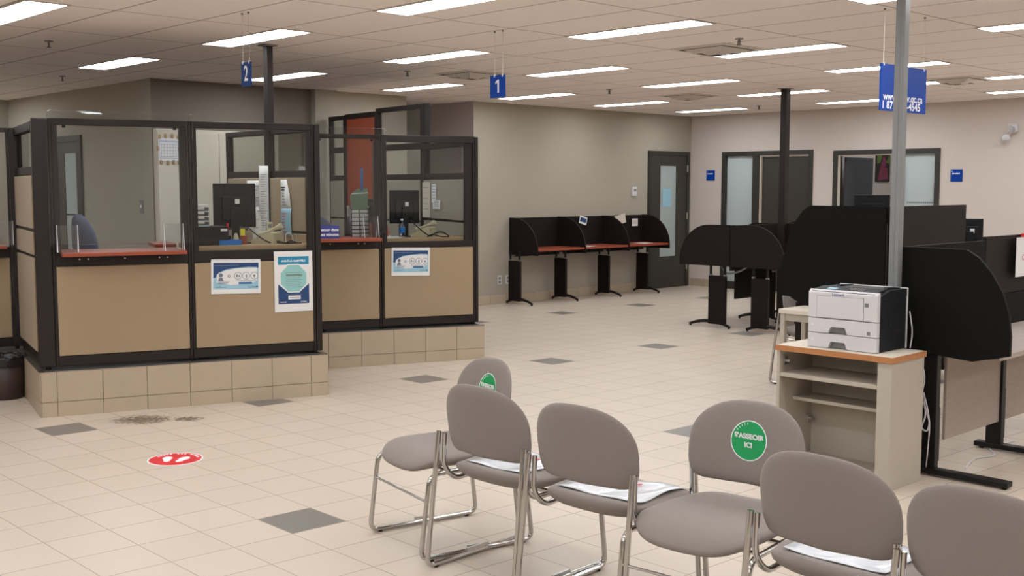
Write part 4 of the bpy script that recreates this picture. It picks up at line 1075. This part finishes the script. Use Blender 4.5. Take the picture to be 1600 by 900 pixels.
MB().prism([(.14, .345), (.17, .36), (.31, .352), (.31, .345)], 'x', .09, .11).prism([(.14, .345), (.17, .36), (.31, .352), (.31, .345)], 'x', Wp - .05, Wp - .03).build('tray_wall', M['pdark'], p, .002)
text('Lexmark', .022, mat('logo_violet', srgb(84, 80, 130), .5), p, (.19, -.0006, .314), bold=.0004)

t = thing('side_table', 'small white table partly hidden behind the printer', 'table', (-4.83, 7.44, 0))
MB().box(0, .9, 0, .36, .71, .745).build('table_top', M['offwhite'], t, .003)
MB().box(.02, .88, .02, .05, .655, .71).box(.02, .05, .05, .34, .655, .71).box(.85, .88, .05, .34, .655, .71).box(.02, .88, .31, .34, .655, .71).build('apron', M['cabinet'], t)
for x in (.01, .85):
    for y in (.01, .31): MB().box(x, x + .04, y, y + .04, 0, .71).build('leg', M['cabinet'], t, .002)

# ------------------------------------------------------------------ stacking chairs
def pad(mb, outline, yfun, T0, T1, n=40, rings=8):
    """cushion between two domed faces. outline(i/n)->(u,v); yfun(u,v) base surface; returns via mb (u -> x, v -> z)"""
    pts = [outline(i / n) for i in range(n)]; cu = sum(p[0] for p in pts) / n; cv = sum(p[1] for p in pts) / n
    for side, T in ((1, T0), (-1, T1)):
        rows = []
        for r in range(rings + 1):
            s = math.sin(r / rings * PI / 2)
            row = []
            for i in range(n + 1):
                u, v = pts[i % n]; uu, vv = cu + (u - cu) * s, cv + (v - cv) * s
                t = T * (max(0, 1 - s ** 5)) ** .5
                row.append((uu, vv, side * t))
            rows.append(row)
        rows = [[yfun(*q) for q in row] for row in rows]
        mb.quadstrip(rows if side > 0 else [r[::-1] for r in rows])
def back_outline(q):
    a = 2 * PI * q; c, s_ = math.cos(a), math.sin(a)
    if s_ >= 0:                                            # upper dome
        return (.250 * math.copysign(abs(c) ** .8, c), .668 + .182 * abs(s_) ** .86)
    e = .20
    return (.250 * math.copysign(abs(c) ** e, c) * (1 - .045 * abs(s_)), .668 - .138 * abs(s_) ** .5)
def seat_outline(q):
    a = 2 * PI * q; c, s_ = math.cos(a), math.sin(a)
    w_ = .258 if s_ > 0 else .258 - .015 * abs(s_)
    return (w_ * math.copysign(abs(c) ** .55, c), .262 * math.copysign(abs(s_) ** .62, s_))
def make_chair():
    t = thing('stacking_chair', '', 'chair')
    mb = MB()
    pad(mb, back_outline, lambda u, v, w_: (u, -.235 - (v - .52) * .15 + .055 * (u / .26) ** 2 + w_, v), .020, .016)
    weld(mb.build('backrest', M['greyfab'], t))
    mb = MB()
    pad(mb, seat_outline, lambda u, v, w_: (u, v + .01, .437 + w_ - .03 * max(0, (v - .12) / .12) ** 2 + .012 * (u / .25) ** 2 + .02 * max(0, (-v - .1) / .13) ** 2), .030, .046)
    weld(mb.build('seat', M['greyfab'], t))
    for s in (-1, 1):
        X = s * .262
        pts = fillet([(s * .254, -.255, .612), (X, -.325, .014), (X, .275, .014), (s * .262, .225, .398), (s * .235, -.18, .388), (s * .247, -.235, .45), (s * .247, -.228, .60)], [.045, .05, .06, .07, .07], 7)
        fr = MB().tube(pts, .0115, 10).build('side_frame', M['chrome'], t)
        for yy in (-.27, .22): MB().cyl((X, yy, 0), .012, .008, 10).build('glide', M['bmetal'], fr)
        MB().box(X - s * .0 - .006, X + .006, -.08, .03, .022, .04).build('linking_clip', M['hinge'], fr)
    MB().tube([(-.262, .242, .275), (.262, .242, .275)], .006, 8).build('front_stretcher', M['chrome'], t)
    MB().tube([(-.247, -.05, .390), (.247, -.05, .390)], .008, 8).tube([(-.25, .12, .392), (.25, .12, .392)], .008, 8).build('seat_rail', M['chrome'], t)
    return t
chairs = [  # x, y, rz, label
    (-4.035, 3.395, PI - math.radians(11), 'grey chair with green round sticker, leftmost, turned to face left'),
    (-3.50, 3.38, math.radians(3), 'grey stacking chair seen from behind, leftmost of the four with their backs to us'),
    (-2.935, 3.38, math.radians(5), 'grey stacking chair seen from behind, second from the left with its back to us'),
    (-2.44, 3.375, PI + math.radians(6), 'grey chair with green round sticker reading S\'ASSEOIR ICI, facing us'),
    (-1.845, 3.345, math.radians(2), 'grey stacking chair seen from behind, just right of the front facing sticker chair'),
    (-1.305, 3.31, math.radians(0), 'grey stacking chair at the lower right corner, its back cut by the frame'),
    (-5.12, 8.50, -PI / 2 + math.radians(12), 'grey stacking chair half hidden under the tall black curved panel behind the white table')]
ch0 = make_chair(); CH = []
for k, (x, y, rz, lab) in enumerate(chairs):
    c = ch0 if k == 0 else copy_thing(ch0)
    c.location = (x, y, 0); c.rotation_euler = (0, 0, rz); c['label'] = lab; CH.append(c); c['group'] = 'grey stacking chairs'
def sticker(c):
    cz, r = .70, .078
    y = lambda u, v: -.235 - (v - .52) * .15 + .055 * (u / .26) ** 2 + .0205
    def disc(rr, off, nm, m):
        rows = []
        for k in range(5):
            q = rr * k / 4; rows.append([(q * math.cos(a * 2 * PI / 32), y(q * math.cos(a * 2 * PI / 32), cz + q * math.sin(a * 2 * PI / 32)) + off, cz + q * math.sin(a * 2 * PI / 32)) for a in range(33)])
        return MB().quadstrip([r_[::-1] for r_ in rows]).build(nm, m, c, label='round green sticker' if nm == 'sticker' else None)
    st = disc(r, .0012, 'sticker_border', M['pure']); st = disc(r * .95, .0018, 'sticker', M['green'])
    tl = -math.atan(.15)
    for s_, sz, z_ in (("S'ASSEOIR", .0285, .716), ('ICI', .0285, .683)):
        text(s_, sz, M['pure'], st, (0, y(.05, z_) + .0042, z_), (PI / 2 + tl * -1, 0, PI), bold=.0012, name='sticker_text')
    mb = MB()
    for k in range(9):
        a = math.radians(100 + k * 11); mb.tube([((r * .78) * -math.cos(a), y(0, cz + r * .78 * math.sin(a)) + .004, cz + r * .78 * math.sin(a)), (r * .9 * -math.cos(a), y(0, cz + r * .9 * math.sin(a)) + .004, cz + r * .9 * math.sin(a))], .0012, 4)
    mb.build('sticker_text', M['pure'], st)
sticker(CH[0]); sticker(CH[3])
# sheets in plastic sleeves lying on the seats of the chairs kept empty
def seat_sheet(k, lab, w_=.30, dx=0, dy=.03):
    c = CH[k]; t = thing('plastic_sleeve', lab, 'paper', at(c, dx, dy, .0), c.rotation_euler[2])
    def hz(x, y): return .472 + .006 * math.sin(x * 30 + k) * math.cos(y * 22) + .012 * (x / .25) ** 2 - .03 * max(0, (y - .08) / .12) ** 2 + .02 * max(0, (-y - .14) / .13) ** 2
    rows = [[(-w_ / 2 + w_ * i / 10, -.2 + .40 * j / 12, hz(-w_ / 2 + w_ * i / 10, -.2 + .40 * j / 12)) for i in range(11)] for j in range(13)]
    MB().quadstrip(rows).build('sleeve', M['film'], t, solid=.002)
    mb = MB()
    for i in range(4): mb.box(-.05 + i * .03, -.035 + i * .03, .02, .04, hz(0, .03) + .002, hz(0, .03) + .004)
    mb.build('printed_mark', M['red'], t)
seat_sheet(1, 'crinkled plastic sleeve with white sheet on the seat of the leftmost back turned chair', .34)
seat_sheet(2, 'crinkled plastic sleeve with white sheet on the seat beside the front facing sticker chair', .40, .02)
seat_sheet(4, 'crinkled plastic sleeve with white sheet on the seat at lower right of the centre', .36)
seat_sheet(5, 'crinkled plastic sleeve with white sheet on the seat in the lower right corner', .38, -.03)

# ------------------------------------------------------------------ bin and floor sticker
t = thing('waste_bin', 'round dark brown waste bin with black bag against the tiled plinth at left', 'bin', (-9.22, 3.17, 0))
MB().lathe((0, 0, 0), [(.125, 0), (.13, .005), (.155, .33), (.15, .33), (.126, .012)], 36).build('body', M['bin'], t)
rows = []
for z_, r_ in ((.27, .157), (.30, .159), (.335, .163), (.345, .156), (.33, .146), (.2, .13)):
    rows.append([((r_ + .0025 * math.sin(a * 2.3 + z_ * 90) ) * math.cos(a * 2 * PI / 48), (r_ + .0025 * math.sin(a * 2.3 + z_ * 90)) * math.sin(a * 2 * PI / 48), z_ + .006 * math.sin(a * 1.7)) for a in range(49)])
for r_ in rows: r_[-1] = r_[0]
MB().quadstrip(rows).build('bag', M['bag'], t)
t = thing('floor_sticker', 'round red floor sticker with two white footprints', 'floor sticker', (-6.39, 3.19, 0), math.radians(46))
MB().cyl((0, 0, .0003), .168, .0006, 48).build('border', M['pure'], t); MB().cyl((0, 0, .0004), .158, .0009, 48).build('disc', M['red'], t)
for s in (-1, 1):
    pts = []
    for k in range(28):
        a = 2 * PI * k / 28; v = math.sin(a); w_ = .031 * (1 + .22 * v - .28 * math.exp(-((v + .15) / .3) ** 2))
        x = w_ * math.cos(a); y = .068 * v; c_, s_ = math.cos(.22 * -s), math.sin(.22 * -s)
        pts.append((s * .047 + x * c_ - y * s_, x * s_ + y * c_ - .01))
    MB().prism(pts, 'z', .0005, .0018).build('footprint', M['pure'], t)
mb = MB()
for k in range(15):
    a = math.radians(155 - k * 9.3); m = Matrix.Translation((.137 * math.cos(a), .137 * math.sin(a), 0)) @ Matrix.Rotation(a - PI / 2, 4, 'Z')
    if k not in (5, 9): mb.box(-.006, .006, -.009, .009, .0005, .0018, m)
mb.build('sticker_lettering', M['pure'], t)
